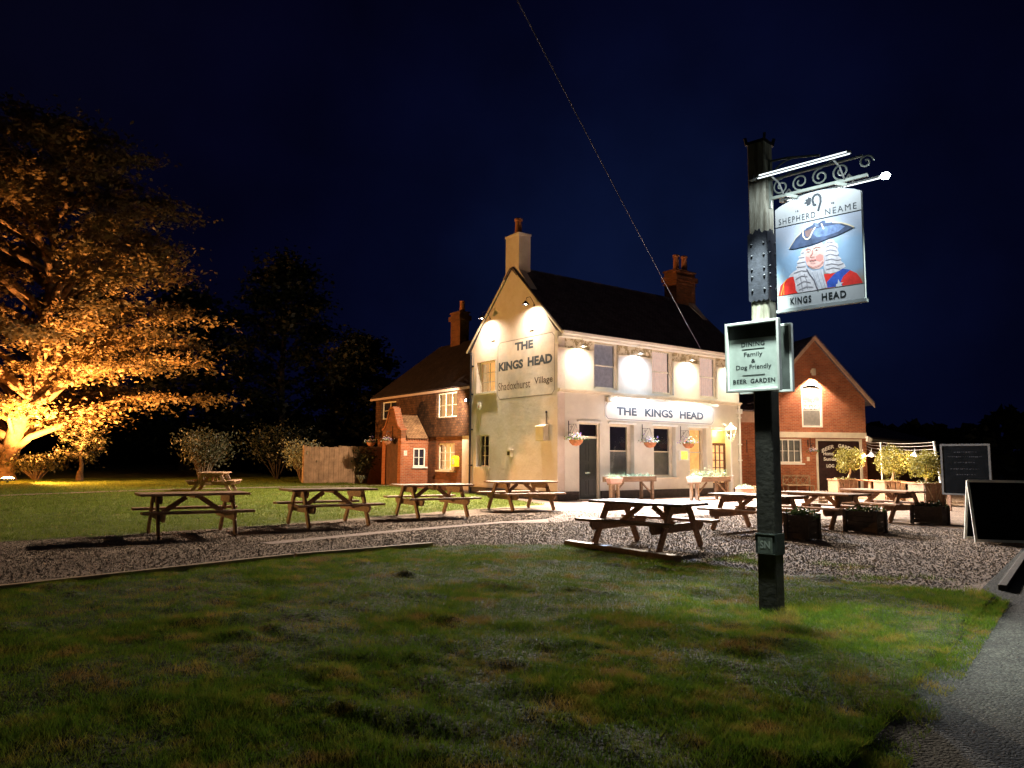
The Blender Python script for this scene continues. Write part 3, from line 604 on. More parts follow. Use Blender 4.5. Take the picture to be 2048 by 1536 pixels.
# fittings on the pub walls
BULB = mat('lamp_glow', (1, 1, 1), .5, 0, emit=(1, .86, .66), es=30)
BULBC = mat('cool_lamp_glow', (1, 1, 1), .5, 0, emit=(.85, .92, 1), es=30)
def swan_lamp(label, base, outv, z0, reach, kind, col, drop, group, near, far, aim):
    b = Vector(base); ov = Vector(outv)
    t = thing('wall_lamp', label, 'wall lamp', b, group)
    mb = MB(); P = [b, b+ov*.06+up*.12, b+ov*reach*.5+up*.3, b+ov*reach*.9+up*.24, b+ov*reach+up*.1]
    mb.tube(P, .012, 6); mb.lathe(b, [(.04, 0), (.04, .02)], 10, ov); mb.build('bracket_arm', IRON if kind else TRIM, t)
    c = b+ov*reach; mb = MB(); mb.lathe(c, [(.02, .12), (.03, .1), (.06, .08), (.11, .02), (.15, -.04), (.145, -.04), (.10, .02), (.05, .07), (.01, .08)], 16); mb.build('lamp_shade', IRON if kind else TRIM, t, smooth=True)
    mb = MB(); mb.lathe(c, [(.0, .05), (.035, .03), (.045, -.01), (.03, -.04), (0, -.05)], 10); mb.build('bulb', BULB if col[2] < .9 else BULBC, t)
    lamp('lamp_light', 'SPOT', c-up*.05, near, col, t, c-up*3 - ov*.5, 168, 1.0, .05)
    lamp('lamp_flood', 'SPOT', c-up*.06, far, col, t, aim, 116, 1.0, .06)
warm = (1, .85, .66); cool = (.62, .76, 1.0)
swan_lamp('swan neck lamp on the gable, left of the two above the painted name', (0, 4.38, 7.3), (-1, 0, 0), 7.3, .42, 1, (1, .83, .63), 0, 'lamps high on the gable wall', PW['gable_near'], PW['gable_far'], (-8, 3.6, 0))
swan_lamp('swan neck lamp on the gable, higher right one above the word THE', (0, 1.40, 7.4), (-1, 0, 0), 7.4, .42, 1, (1, .83, .63), 0, 'lamps high on the gable wall', PW['gable_near'], PW['gable_far'], (-8, .8, 0))
for x, c, lb in ((.98, warm, 'warm eaves lamp nearest the gable corner'), (4.0, cool, 'bluish white eaves lamp between first and second upper windows'), (7.1, warm, 'warm eaves lamp between second and third upper windows'), (9.85, warm, 'warm eaves lamp at the right end of the pub front')):
    swan_lamp(lb, (x, 0, 5.72), (0, -1, 0), 5.72, .3, 0, c, 0, 'lamps under the front eaves', PW['front_near'], PW['front_far'], (x-1.5, -7.5, 0))
# strip light above the fascia sign
t = thing('strip_light', 'long white trough light glowing over the fascia name', 'strip light', (5.5, -.2, 3.86))
mb = MB(); mb.prism([Vector((2.5, y, z)) for y, z in ((-.22, 3.90), (-.34, 3.88), (-.36, 3.82), (-.34, 3.82), (-.32, 3.86), (-.22, 3.875))], (6.2, 0, 0)); mb.build('trough', WHITE, t)
mb = MB(); mb.box((2.52, -.32, 3.845), (8.68, -.26, 3.855)); mb.build('tube', mat('tube_glow', (1, 1, 1), .5, 0, emit=(.85, .93, 1), es=9), t)
mb = MB()
for x in (3.0, 4.6, 5.7, 7.3, 8.4): mb.tube([(x, -.02, 3.93), (x, -.14, 3.96), (x, -.24, 3.89)], .012, 6)
mb.build('support_arm', TRIM, t)
lamp('strip_glow', 'AREA', (5.6, -.30, 3.84), PW['fascia'], (.78, .88, 1), t, (5.6, -.05, 3.2), sx=6.1, sy=.05)
t = thing('junction_box', 'small grey louvred box at the left end of the fascia light', 'junction box', (2.45, -.1, 3.72)); mb = MB(); mb.box((2.36, -.16, 3.72), (2.62, -.022, 3.9)); b_ = mb.build('housing', TRIM, t, bevel=.01)
mb = MB(); [mb.box((2.39, -.166, 3.745+i*.03), (2.59, -.161, 3.757+i*.03)) for i in range(5)]; mb.build('louvre', IRON, t)
# alarm, vent, meter box
t = thing('alarm_box', 'small white alarm box high on the gable below the upper window', 'alarm box', (0, 5.03, 3.6))
mb = MB(); mb.prism([GA(gu(5.03)+a, 3.7+b, 0.001) for a, b in ((-.13, .14), (.13, .14), (.13, -.05), (.05, -.16), (-.05, -.16), (-.13, -.05))][::-1], (-.09, 0, 0)); mb.build('cover', WHITE, t, bevel=.01)
mb = MB(); mb.box((gu(5.06), 3.62, .092), (gu(5.0), 3.72, .1), GA); mb.build('badge', TERRA, t)
t = thing('wall_lantern_box', 'little square cream vent box low in the middle of the gable', 'vent box', (0, 2.85, 1.6))
mb = MB(); mb.box((gu(2.97), 1.6, 0), (gu(2.73), 1.84, .12), GA); mb.box((gu(3.0), 1.84, 0), (gu(2.7), 1.87, .15), GA); mb.build('housing', TRIM, t)
mb = MB(); mb.box((gu(2.93), 1.65, .12), (gu(2.77), 1.8, .126), GA); mb.build('grille', IRON, t)
t = thing('meter_box', 'cream meter box with conduit near the corner of the gable', 'meter box', (0, .72, 2.18))
mb = MB(); mb.box((gu(1.0), 2.18, 0), (gu(.52), 2.72, .24), GA); mb.prism([GA(gu(1.02), 2.72, 0), GA(gu(1.02), 2.72, .27), GA(gu(1.02), 2.8, 0)], (0, -.52, 0)); mb.build('cabinet', TRIM, t, bevel=.008)
mb = MB(); mb.box((gu(.96), 2.24, .24), (gu(.56), 2.66, .246), GA); mb.build('door', TRIM, t)
mb = MB(); mb.tube([(-.03, .62, 2.78), (-.03, .62, 3.2), (-.03, .62, 3.25)], .018, 6); mb.lathe((-.03, .62, 3.22), [(.035, 0), (.04, .04), (.02, .07)], 8); mb.build('conduit', IRON, t)
# corner floodlight
t = thing('corner_floodlight', 'small bright floodlight on the left corner of the pub aimed at the old wing', 'floodlight', (-.08, 5.82, 3.9))
mb = MB(); mb.box((-.20, 5.80, 3.92), (-.04, 5.88, 4.04)); mb.bar((-.06, 5.76, 4.0), (-.06, 5.84, 4.0), .03, .03); mb.build('housing', IRON, t)
mb = MB(); mb.add([(-.21, 5.79, 3.93), (-.21, 5.89, 3.93), (-.21, 5.89, 4.03), (-.21, 5.79, 4.03)], [(0, 1, 2, 3)]); mb.build('lens', BULBC, t)
lamp('corner_flood', 'SPOT', (-.55, 5.95, 4.0), PW['corner'], (1, .78, .55), t, (-2.2, 14, 1.2), 150, .7, .05)
# hanging baskets
FLW = [mat('petals_white', (.75, .72, .68), .6, .1), mat('petals_purple', (.28, .16, .55), .6, .2), mat('petals_pink', (.65, .25, .22), .6, .2)]
LEAF1 = leafmat('basket_leaves', (.06, .12, .03), (.16, .25, .07), scale=6)
def basket(x, y, z, F, label, bracket=True, sc=1.0, lean=0, seed=0, grp='hanging flower baskets'):
    t = thing('hanging_basket', label, 'hanging basket', (x, y, z), grp); r = random.Random(seed)
    mb = MB(); mb.lathe((x, y, z), [(.01, -.17*sc), (.10*sc, -.15*sc), (.17*sc, -.08*sc), (.20*sc, 0), (.185*sc, .0), (.1*sc, -.02)], 16); mb.build('bowl', TERRA, t)
    mb = MB()
    for a in range(3): mb.tube([(x+.19*sc*math.cos(a*2.1), y+.19*sc*math.sin(a*2.1), z), (x, y, z+.42*sc)], .004, 4)
    mb.build('chain', IRON, t)
    def pts(n, rr, h): return [(x+r.gauss(0, rr), y+r.gauss(0, rr), z+abs(r.gauss(.05, h))-.02) for _ in range(n)]
    leaves('foliage', pts(260, .12*sc, .06*sc), .06, LEAF1, t, .2)
    for i, m in enumerate(FLW):
        mb = MB()
        for p in pts(34 if i < 2 else 14, .12*sc, .085*sc): mb.lathe(p, [(.0, -.012), (.026, 0), (.02, .012), (0, .016)], 6, (r.gauss(0, .5), r.gauss(-.5, .5), 1))
        mb.build('flowers', m, t)
    if bracket:
        mb = MB(); W0 = F(x-.0-(F.O.x) if False else 0, 0); 
        bx = Vector(bracket); top = Vector((x, y, z+.42*sc)); foot = bx
        mb.bar(bx-up*.28, bx+up*.3, .02, .02); mb.bar(Vector((bx.x, bx.y, top.z)), top, .014, .014); mb.bar(bx-up*.2, Vector((bx.x, bx.y, top.z)).lerp(top, .7), .01, .01)
        c_ = Vector((bx.x, bx.y, top.z)).lerp(top, .35)-up*.09; mb.tube([c_+(top-bx).normalized()*.05*math.cos(a)*(1-a/12)+up*.05*math.sin(a)*(1-a/12) for a in np.linspace(0, 9, 20)], .006, 4)
        mb.build('bracket', IRON, t)
    return t
basket(.52, -.42, 2.22, FR, 'flower basket hanging left of the dark front door', (.52, -.012, 2.62), 1.35, seed=1)
basket(4.37, -.42, 2.2, FR, 'flower basket hanging between the two ground floor sash windows', (4.37, -.012, 2.62), 1.3, seed=2)
basket(6.64, -.42, 2.2, FR, 'flower basket hanging above the lit menu case', (6.64, -.012, 2.62), 1.25, seed=3)
# menu case
t = thing('menu_case', 'glowing yellow menu case on the wall beside the lit window', 'menu case', (6.8, -.05, 1.5))
mb = MB()
for q in ((6.53, 1.5, 6.58, 1.93), (7.03, 1.5, 7.08, 1.93), (6.58, 1.5, 7.03, 1.55), (6.58, 1.88, 7.03, 1.93)): mb.box((q[0], q[1], .002), (q[2], q[3], .075), FR)
mb.build('case_frame', WHITE, t)
mb = MB(); mb.box((6.58, 1.55, .01), (7.03, 1.88, .03), FR); mb.build('menu_sheet', mat('menu_glow', (.8, .75, .2), .6, .5, 9, emit=(1, .85, .12), es=.9), t)
t = thing('security_camera', 'small white security camera under the string course near the lantern', 'security camera', (9.4, -.05, 3.0))
mb = MB(); mb.lathe((9.4, -.0, 3.12), [(.05, 0), (.05, .03)], 10, (0, -1, 0)); mb.bar((9.4, -.02, 3.12), (9.36, -.12, 3.06), .02, .02); mb.build('mount', WHITE, t)
mb = MB(); mb.lathe((9.38, -.08, 3.1), [(.0, 0), (.035, .01), (.035, .2), (.03, .21), (0, .2)], 10, (-.4, -1, -.5)); mb.build('camera_body', WHITE, t, smooth=False)
# lantern post
LX, LY = 9.18, -.6
t = thing('lantern_post', 'white painted lamp post with glazed lantern beside the porch', 'lamp post', (LX, LY, 0))
mb = MB(); mb.lathe((LX, LY, 0), [(.11, 0), (.11, .12), (.07, .16), (.065, .8), (.085, .82), (.085, .88), (.05, .92), (.038, 2.28), (.06, 2.3), (.06, 2.34), (.04, 2.38)], 14); mb.build('post', WHITE, t, smooth=False)
def lantern(t, c, s, m, glow, power, col):
    c = Vector(c); mb = MB(); b, h, tw = .11*s, .42*s, .2*s
    for a in range(4):
        q = PI/4+a*PI/2; mb.bar(c+Vector((math.cos(q)*b, math.sin(q)*b, 0)), c+Vector((math.cos(q)*tw, math.sin(q)*tw, h)), .02*s, .02*s)
        q2 = q+PI/2; mb.bar(c+Vector((math.cos(q)*tw, math.sin(q)*tw, h)), c+Vector((math.cos(q2)*tw, math.sin(q2)*tw, h)), .025*s, .025*s)
        mb.bar(c+Vector((math.cos(q)*b, math.sin(q)*b, 0)), c+Vector((math.cos(q2)*b, math.sin(q2)*b, 0)), .02*s, .02*s)
    mb.build('lantern_frame', m, t)
    mb = MB(); mb.lathe(c+up*h, [(.24*s, .01), (.22*s, .04), (.1*s, .15), (.07*s, .17), (.07*s, .22), (.03*s, .25), (.02*s, .3), (0, .32)], 4); o = mb.build('lantern_roof', m, t)
    vs = []; mb = MB()
    for a in range(4):
        q = PI/4+a*PI/2; q2 = q+PI/2; k = .97
        mb.add([c+Vector((math.cos(q)*b*k, math.sin(q)*b*k, .01)), c+Vector((math.cos(q2)*b*k, math.sin(q2)*b*k, .01)), c+Vector((math.cos(q2)*tw*k, math.sin(q2)*tw*k, h)), c+Vector((math.cos(q)*tw*k, math.sin(q)*tw*k, h))], [(0, 1, 2, 3)])
    mb.build('lantern_glass', GLASS, t)
    mb = MB(); mb.lathe(c+up*.1*s, [(0, 0), (.03*s, .03), (.035*s, .1), (.02*s, .15), (0, .16)], 10); mb.build('bulb', glow, t)
    lamp('lantern_light', 'POINT', c+up*.22*s, power, col, t, size=.05)
lantern(t, (LX, LY, 2.4), 1.05, WHITE, mat('lantern_glow', (1, 1, 1), .5, 0, emit=(1, .72, .35), es=9), PW['lantern'], (1, .72, .3))
# ------------------------------------------------------------------ planters in front of the pub
PLANT = leafmat('pale_leaves', (.10, .17, .10), (.30, .38, .24), scale=8)
def spray(pts_c, n, spread, h, r):
    out_ = []
    for c in pts_c:
        for _ in range(n): a = r.uniform(0, 2*PI); q = r.random()**.6; out_.append((c[0]+math.cos(a)*spread*q, c[1]+math.sin(a)*spread*q, c[2]+h*r.random()*(1-.5*q)))
    return out_
WOODT = mat('trough_wood', (.22, .14, .085), .75, .25, 8, bump=.003, bscale=40); woodgrain(WOODT, (.35, 2, 2))
def trough(x0, x1, y, z, label, tall, words, wcol):
    t = thing('planter_trough', label, 'planter', ((x0+x1)/2, y, 0), 'raised wooden planters before the pub front')
    mb = MB(); mb.box((x0, y-.2, z-.2), (x1, y-.17, z)); mb.box((x0, y+.17, z-.2), (x1, y+.2, z)); mb.box((x0, y-.17, z-.2), (x0+.03, y+.17, z)); mb.box((x1-.03, y-.17, z-.2), (x1, y+.17, z)); mb.box((x0+.03, y-.17, z-.2), (x1-.03, y+.17, z-.04)); mb.build('box', WOODT, t, bevel=.004)
    F = frame((x0, y-.2, z-.2), (1, 0, 0), (0, -1, 0)); L = x1-x0
    for a, yy in ((.18, -.14), (.18+.3, .14), (L-.48, .14), (L-.18, -.14)):
        mb = MB(); mb.box((x0+a-.05, y+yy-.05, 0), (x0+a+.05, y+yy+.05, z-.2)); mb.build('leg', WOODT, t, bevel=.004)
    for s_, a in ((1, .25), (-1, L-.25)):
        mb = MB(); mb.bar((x0+a, y-.13, z-.62), (x0+a+s_*.5, y-.13, z-.22), .05, .05); mb.build('brace', WOODT, t)
    r = random.Random(int(x0*10)); pts = []
    for i in range(26): px_ = x0+.1+(L-.2)*i/25; pts += spray([(px_, y, z-.02)], 26, .16, tall*(.6+.6*math.sin(i*.7+x0)**2), r)
    leaves('plants', pts, .085, PLANT, t, -.6, .22)
    return t
t = trough(1.55, 3.98, -.9, .90, 'raised wooden planter under the first sash window with low pale plants', .14, 0, 0)
t = trough(5.25, 7.40, -1.7, .88, 'raised wooden planter under the menu case with tall bushy herbs', .42, 0, 0)
def window_box(x, y, z, m, label, s=1):
    t = thing('trough_pot', label, 'plant pot', (x, y, z)); mb = MB()
    a, b = .32*s, .27*s; vs = [(x-b, y-.1, z), (x+b, y-.1, z), (x+b, y+.1, z), (x-b, y+.1, z), (x-a, y-.14, z+.2), (x+a, y-.14, z+.2), (x+a, y+.14, z+.2), (x-a, y+.14, z+.2)]
    mb.add(vs, [(0, 3, 2, 1), (4, 5, 6, 7), (0, 1, 5, 4), (1, 2, 6, 5), (2, 3, 7, 6), (3, 0, 4, 7)]); mb.build('pot', m, t, bevel=.01)
    r = random.Random(3); leaves('plants', spray([(x+i*.06-.2, y, z+.19) for i in range(7)], 22, .09, .12, r), .07, PLANT, t, -.3, .25)
window_box(1.62, -1.24, .66, mat('pink_clay', (.55, .33, .26), .8, .1), 'pale terracotta trough pot held at the left end of the first planter')
window_box(5.05, -2.02, .68, WHITE, 'white trough pot held at the left end of the second planter')
for x, y, h in ((1.62, -1.24, .66), (5.05, -2.02, .68)):
    t = thing('pot_stand', 'short wooden stand carrying the %s trough pot' % ('terracotta' if x < 2 else 'white'), 'stand', (x, y, 0))
    mb = MB(); mb.box((x-.25, y-.11, h-.05), (x+.25, y+.11, h-.002)); mb.build('shelf', WOODL, t)
    for a in (-.18, .18): mb = MB(); mb.box((x+a-.04, y-.05, 0), (x+a+.04, y+.05, h-.05)); mb.build('leg', WOODL, t)
t = thing('round_pot', 'squat round clay pot of pale plants by the porch', 'plant pot', (6.9, -2.9, 0))
mb = MB(); mb.lathe((6.9, -2.9, 0), [(.18, 0), (.3, .1), (.36, .28), (.33, .42), (.36, .46), (.34, .48), (.28, .44), (.1, .42)], 20); mb.build('pot', mat('pale_clay', (.5, .27, .18), .8, .15), t, smooth=True)
leaves('plants', spray([(6.9, -2.9, .44)], 260, .3, .2, random.Random(5)), .09, PLANT, t, -.2, .3)
t = thing('tree_stump', 'pale cut log standing on end by the brick wall', 'log', (9.6, -1.6, 0)); mb = MB()
mb.lathe((9.6, -1.6, 0), [(.24, 0), (.23, .1), (.22, .4), (.215, .46)], 14); mb.build('log', WOODL, t); mb = MB(); mb.lathe((9.6, -1.6, .461), [(.19, 0), (.19, .003)], 14); mb.build('cut_face', mat('cut_wood', (.5, .36, .22), .8, .2, 12), t)
# overhead cable
c0 = Vector((7.6, -.36, 6.2)); c1 = Vector((-13.81, -15.75, 5.75)); mb = MB()
mb.tube([c0.lerp(c1, s_)-up*1.0*4*s_*(1-s_)*.06 for s_ in np.linspace(0, 1.15, 30)], .007, 5)
tag(mb.build('overhead_cable', mat('cable', (.10, .09, .16), .8, 0)), 'thin telephone cable running from the front eaves up out of the sky', 'cable')
# ------------------------------------------------------------------ the old wing
wing = thing('old_wing', 'low brick and tile hung wing behind the pub with brick porch and tiled roof', 'cottage', (3, 10.5, 0))
WG = frame((.3, 15.2, 0), (0, -1, 0), (-1, 0, 0)); wu = lambda y: 15.2-y
holes_lo = [(wu(8.95), wu(7.5), .98, 2.2)]; holes_hi = [(wu(9.0), wu(7.2), 3.36, 4.5), (wu(14.7), wu(13.0), 3.5, 4.42)]
mb = MB(); wall_grid(mb, WG, 0, wu(6.85), 0, 2.5, holes_lo, .3); mb.build('brick_wall', BRICKD, wing)
mb = MB(); wall_grid(mb, WG, wu(6.85), wu(5.76), 0, 2.5, [], .3, .02); mb.build('painted_strip', RENDER, wing)
mb = MB(); wall_grid(mb, WG, -.1, wu(5.76), 2.5, 4.62, holes_hi, .3, .1); mb.build('tile_hanging', TILEH, wing)
mb = MB(); mb.box((.6, 14.9, 0), (6, 15.2, 4.6)); mb.box((5.7, 5.8, 0), (6, 14.9, 4.6)); mb.build('rear_wall', BRICKD, wing)
mb = MB(); slab(mb, [(-.02, 5.76, 4.6), (-.02, 15.4, 4.6), (3, 13.4, 7.4), (3, 5.76, 7.4)]); slab(mb, [(6.2, 5.76, 4.6), (6.2, 15.4, 4.6), (3.004, 13.4, 7.4), (3.004, 5.76, 7.4)]); slab(mb, [(-.02, 15.402, 4.6), (6.2, 15.402, 4.6), (3, 13.404, 7.4)]); mb.build('roof', ROOFW, wing)
mb = MB(); mb.box((-.10, 5.76, 4.5), (-.03, 15.4, 4.60)); mb.build('gutter', mat('pink_gutter', (.45, .33, .28), .5, .05), wing)  # gutter in one even pinkish tone
window(wing, WG, wu(9.0), wu(7.2), 3.36, 4.5, .02, .06, 3, 2, 'casement', inner=CURTY, curtain='full', m=TRIM)
window(wing, WG, wu(14.7), wu(13.0), 3.5, 4.42, .02, .06, 2, 2, 'casement', inner=DARKI, m=TRIM)
window(wing, WG, wu(8.95), wu(7.5), .98, 2.2, .06, .06, 3, 3, 'casement', inner=CURTY, curtain='open', m=TRIM)
mb = MB(); mb.box((2.75, 11.1, 6.9), (3.3, 12.0, 9.0)); mb.box((2.66, 11.01, 8.62), (3.39, 12.09, 8.86)); mb.box((2.7, 11.05, 9.0), (3.35, 12.05, 9.07)); ch = mb.build('chimney', BRICKD, wing)
mb = MB(); mb.lathe((3.0, 11.3, 9.07), [(.15, 0), (.12, .5), (.15, .55)], 10); mb.build('chimney_pot', TERRA, ch)
mb = MB(); mb.box((-.035, 5.76, 0), (-.0, 6.0, .3)); 
# porch on the wing
PX = -1.14
pf = frame((PX, 11.75, 0), (0, -1, 0), (-1, 0, 0)); pu = lambda y: 11.75-y
psd = frame((PX, 9.85, 0), (1, 0, 0), (0, -1, 0))
mb = MB(); wall_grid(mb, psd, .26, 1.43, 0, 2.42, [(.66, 1.30, 1.12, 1.98)], .2); 
mb.box((PX, 9.85, 0), (PX+.26, 10.15, 2.42)); mb.build('porch_wall', BRICK, wing)
mb = MB(); mb.box((PX+.26, 11.55, 0), (.29, 11.75, 2.42)); mb.box((PX, 11.4, 0), (PX+.26, 11.75, 2.42)); mb.build('porch_wall', BRICK, wing)
arc = []
for k in range(11):      # concave sweep from shoulder to apex
    s_ = k/10; arc.append((10.0+.62*s_, 2.85+.98*(s_**1.7)))
arc = [(9.85, 2.42), (9.85, 2.8)] + arc
arc2 = [(21.6-y, z) for y, z in reversed(arc)]
mb = MB(); mb.prism([Vector((PX, y, z)) for y, z in arc+arc2], (.26, 0, 0)); mb.build('porch_gable', BRICKD, wing)
mb = MB()
full = arc[1:]+arc2[:-1]
for (a, b) in zip(full[:-1], full[1:]):
    a_, b_ = Vector((PX-.04, a[0], a[1])), Vector((PX-.04, b[0], b[1])); d = (b_-a_)
    if d.length < .02: continue
    n = Vector((0, -d.z, d.y)).normalized(); n = n if n.z > 0 or abs(n.z) < .01 else -n
    if abs(n.z) < .2: n = Vector((0, -1 if a[0] < 10.8 else 1, 0))
    k = max(1, round(d.length/.13))
    for i in range(k):
        p = a_+d*((i+.08)/k); q = a_+d*((i+.92)/k); mb.prism([p, q, q+n*.09, p+n*.09], (.34, 0, 0))
mb.build('coping', BRICK, wing)
mb = MB(); slab(mb, [(PX+.26, 9.72, 2.40), (.2, 9.72, 2.40), (.2, 10.8, 3.52), (PX+.26, 10.8, 3.52)], .05); slab(mb, [(PX+.26, 11.88, 2.40), (.2, 11.88, 2.40), (.2, 10.804, 3.52), (PX+.26, 10.804, 3.52)], .05); mb.build('porch_roof', ROOFP, wing)
mb = MB()
for i in range(9): mb.box((PX+.3+i*.13, 9.78, 2.34), (PX+.36+i*.13, 9.85, 2.42))
mb.box((PX, 9.81, 2.2), (.29, 9.849, 2.28)); mb.build('dentil_course', BRICK, wing)
window(wing, psd, .66, 1.30, 1.12, 1.98, .03, .06, 2, 2, 'casement', inner=DARKI, m=WHITE)
mb = MB(); mb.box((.16, 1.62, .001), (.32, 1.86, .012), psd); mb.build('notice', mat('pink_notice', (.7, .55, .5), .6, .3, 20), wing)
mb = MB()
for i in range(9): mb.box((PX+.05, 10.15+i*.1395, .1), (PX+.1, 10.15+i*.1395+.13, 2.4))
mb.build('boarded_door', BROWN, wing)
basket(PX-.3, 10.7, 2.3, WG, 'flower basket right of the boarded porch door on the old wing', (PX-.012, 10.7, 2.7), 1.1, seed=4)
basket(PX-.3, 12.35, 2.25, WG, 'flower basket beyond the porch at the far end of the old wing', (PX+.2, 12.35, 2.7), 1.1, seed=5)
t = thing('defibrillator_cabinet', 'rounded yellow defibrillator cabinet on the brick wall by the wing window', 'cabinet', (.18, 7.28, 1.15))
mb = MB(); prf = [(-.2, 0), (.2, 0), (.2, .34), (.16, .44), (.08, .48), (-.08, .48), (-.16, .44), (-.2, .34)]
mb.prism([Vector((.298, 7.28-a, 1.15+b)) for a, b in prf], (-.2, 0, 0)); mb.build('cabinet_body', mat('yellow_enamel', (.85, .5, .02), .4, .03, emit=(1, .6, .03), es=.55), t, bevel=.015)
mb = MB(); mb.box((.085, 7.2, 1.25), (.097, 7.36, 1.5)); mb.build('label_plate', mat('label_green', (.5, .6, .4), .5, .4, 30), t)
# second downpipe of the wing + red step
t = thing('red_box', 'small reddish brick block on the ground by the left corner of the pub', 'brick block', (-.4, 6.1, 0)); mb = MB(); mb.box((-.55, 5.95, 0), (-.25, 6.2, .22)); mb.box((-.52, 5.98, .22), (-.28, 6.17, .25)); mb.build('block', BRICK, t, bevel=.01)
# ------------------------------------------------------------------ the barn and garden side
bo = Vector((16.32, -.75, 0)); be = azv(82); bn = Vector((be.y, -be.x, 0))
if bn.dot(CAM-bo) < 0: bn = -bn
BF = frame(bo, be, bn)
barn = thing('brick_barn', 'red brick barn with steep gable and arched loft door right of the pub', 'barn', tuple(bo))
sl, sr, sa = -3.32, 2.08, -.62; ev = 4.55; ap = 7.5
mb = MB(); wall_grid(mb, BF, sl, sr, 0, 2.64, [(-2.62, -1.28, 1.42, 2.58), (-.58, 1.84, 0, 2.6)], .3)
wall_grid(mb, BF, sl, sr, 2.92, ev, [(-1.24, -.16, 3.14, ev)], .3)
def gy(u): return ev+(ap-ev)*(u-sl)/(sa-sl) if u < sa else ev+(ap-ev)*(sr-u)/(sr-sa)
# gable above the eaves with the arched head of the loft opening cut out
L, R = -1.24, -.16; ac = (L+R)/2; AT = 5.12
archp = [(L, AT)] + [(ac+(R-L)/2*math.cos(q), AT+.16*math.sin(q)) for q in np.linspace(PI, 0, 11)[1:-1]] + [(R, AT)]
mb.prism([BF(u, v) for u, v in [(sl, ev), (L, ev), (L, gy(L))]], -bn*.3)
mb.prism([BF(u, v) for u, v in [(R, ev), (sr, ev), (R, gy(R))]], -bn*.3)
top_ = [(L, gy(L)), (sa, ap), (R, gy(R))]
for i in range(len(archp)-1):
    (a, av), (b, bv) = archp[i], archp[i+1]; mb.prism([BF(a, av), BF(b, bv), BF(b, gy(b)), BF(a, gy(a))] if not (a < sa < b) else [BF(a, av), BF(b, bv), BF(b, gy(b)), BF(sa, ap), BF(a, gy(a))], -bn*.3)
mb.build('brick_wall', BRICK, barn)
dp = Vector(-bn)*9
mb = MB(); mb.prism([BF(sr-.3, 0, -.3), BF(sr, 0, -.3), BF(sr, ev, -.3), BF(sr-.3, ev, -.3)], -bn*8.7); mb.prism([BF(sl, 0, -.3), BF(sl+.3, 0, -.3), BF(sl+.3, ev, -.3), BF(sl, ev, -.3)], -bn*8.7); mb.build('side_wall', BRICKD, barn)
mb = MB(); mb.box((sl, 2.645, -.28), (sr, 2.915, .03), BF); mb.build('band', TRIM, barn)
def over(u, v, w): return BF(u, v, w)
mb = MB()
for s_, e_ in ((sl, -1), (sr, 1)):
    eu = s_+e_*.28; evv = ev-.28*(ap-ev)/abs(sa-s_)
    P = [over(eu, evv, .3), over(sa, ap, .3), over(sa, ap, -9), over(eu, evv, -9)]; slab(mb, P, .1)
mb.build('roof', ROOF, barn)
mb = MB()
for s_, e_ in ((sl, -1), (sr, 1)):
    eu = s_+e_*.30; evv = ev-.28*(ap-ev)/abs(sa-s_)
    mb.prism([over(eu, evv-.12, .302), over(sa, ap-.13, .302), over(sa, ap+.09, .302), over(eu, evv+.09, .302)], bn*.035)
mb.build('bargeboard', mat('bargeboard_paint', (.48, .34, .26), .6, .1, 5), barn)
mb = MB()
for s_, e_ in ((sl, -1), (sr, 1)):
    eu = s_+e_*.30; evv = ev-.28*(ap-ev)/abs(sa-s_); k = 26
    for i in range(k):
        a = i/k; u = eu+(sa-eu)*a; v = evv+(ap-evv)*a; u2 = eu+(sa-eu)*(a+.8/k); v2 = evv+(ap-evv)*(a+.8/k)
        mb.prism([over(u, v+.1, .26), over(u2, v2+.1, .26), over(u2, v2+.135, .26), over(u, v+.15, .26)], bn*.11)
mb.build('edge_tiles', ROOF, barn)
window(barn, BF, -2.62, -1.28, 1.42, 2.58, .05, .07, 4, 2, 'casement', inner=NETLOW, m=WHITE, mun=.03)
mb = MB(); mb.box((-.575, 0.01, -.12), (-.47, 2.59, .02), BF); mb.box((1.73, 0.01, -.12), (1.835, 2.59, .02), BF); mb.box((-.47, 2.5, -.12), (1.73, 2.59, .02), BF); mb.build('door_frame', TRIM, barn)
mb = MB()
for i in range(14): mb.box((-.465+i*.1565, .03, -.1), (-.465+i*.1565+.152, 2.49, -.05), BF)
bd = mb.build('barn_door', mat('maroon_black_paint', (.035, .016, .016), .45, .3, 3), barn)
mid = .62
def arcw(u, q): return u, q - .30*((u-mid)/.95)**2
text(bd, 'BEER', BF, -.24, .42, 2.16, 2.34, WLET, -.047, .03, warp=arcw); text(bd, 'GARDEN', BF, .62, 1.60, 2.18, 2.36, WLET, -.047, .03, warp=arcw)
text(bd, 'Home', BF, -.16, .34, 1.80, 1.98, WLET, -.047, .03); text(bd, 'Sunday', BF, -.16, .62, 1.50, 1.71, WLET, -.047, .03); text(bd, 'LOG', BF, -.02, .38, 1.22, 1.38, WLET, -.047, .03)
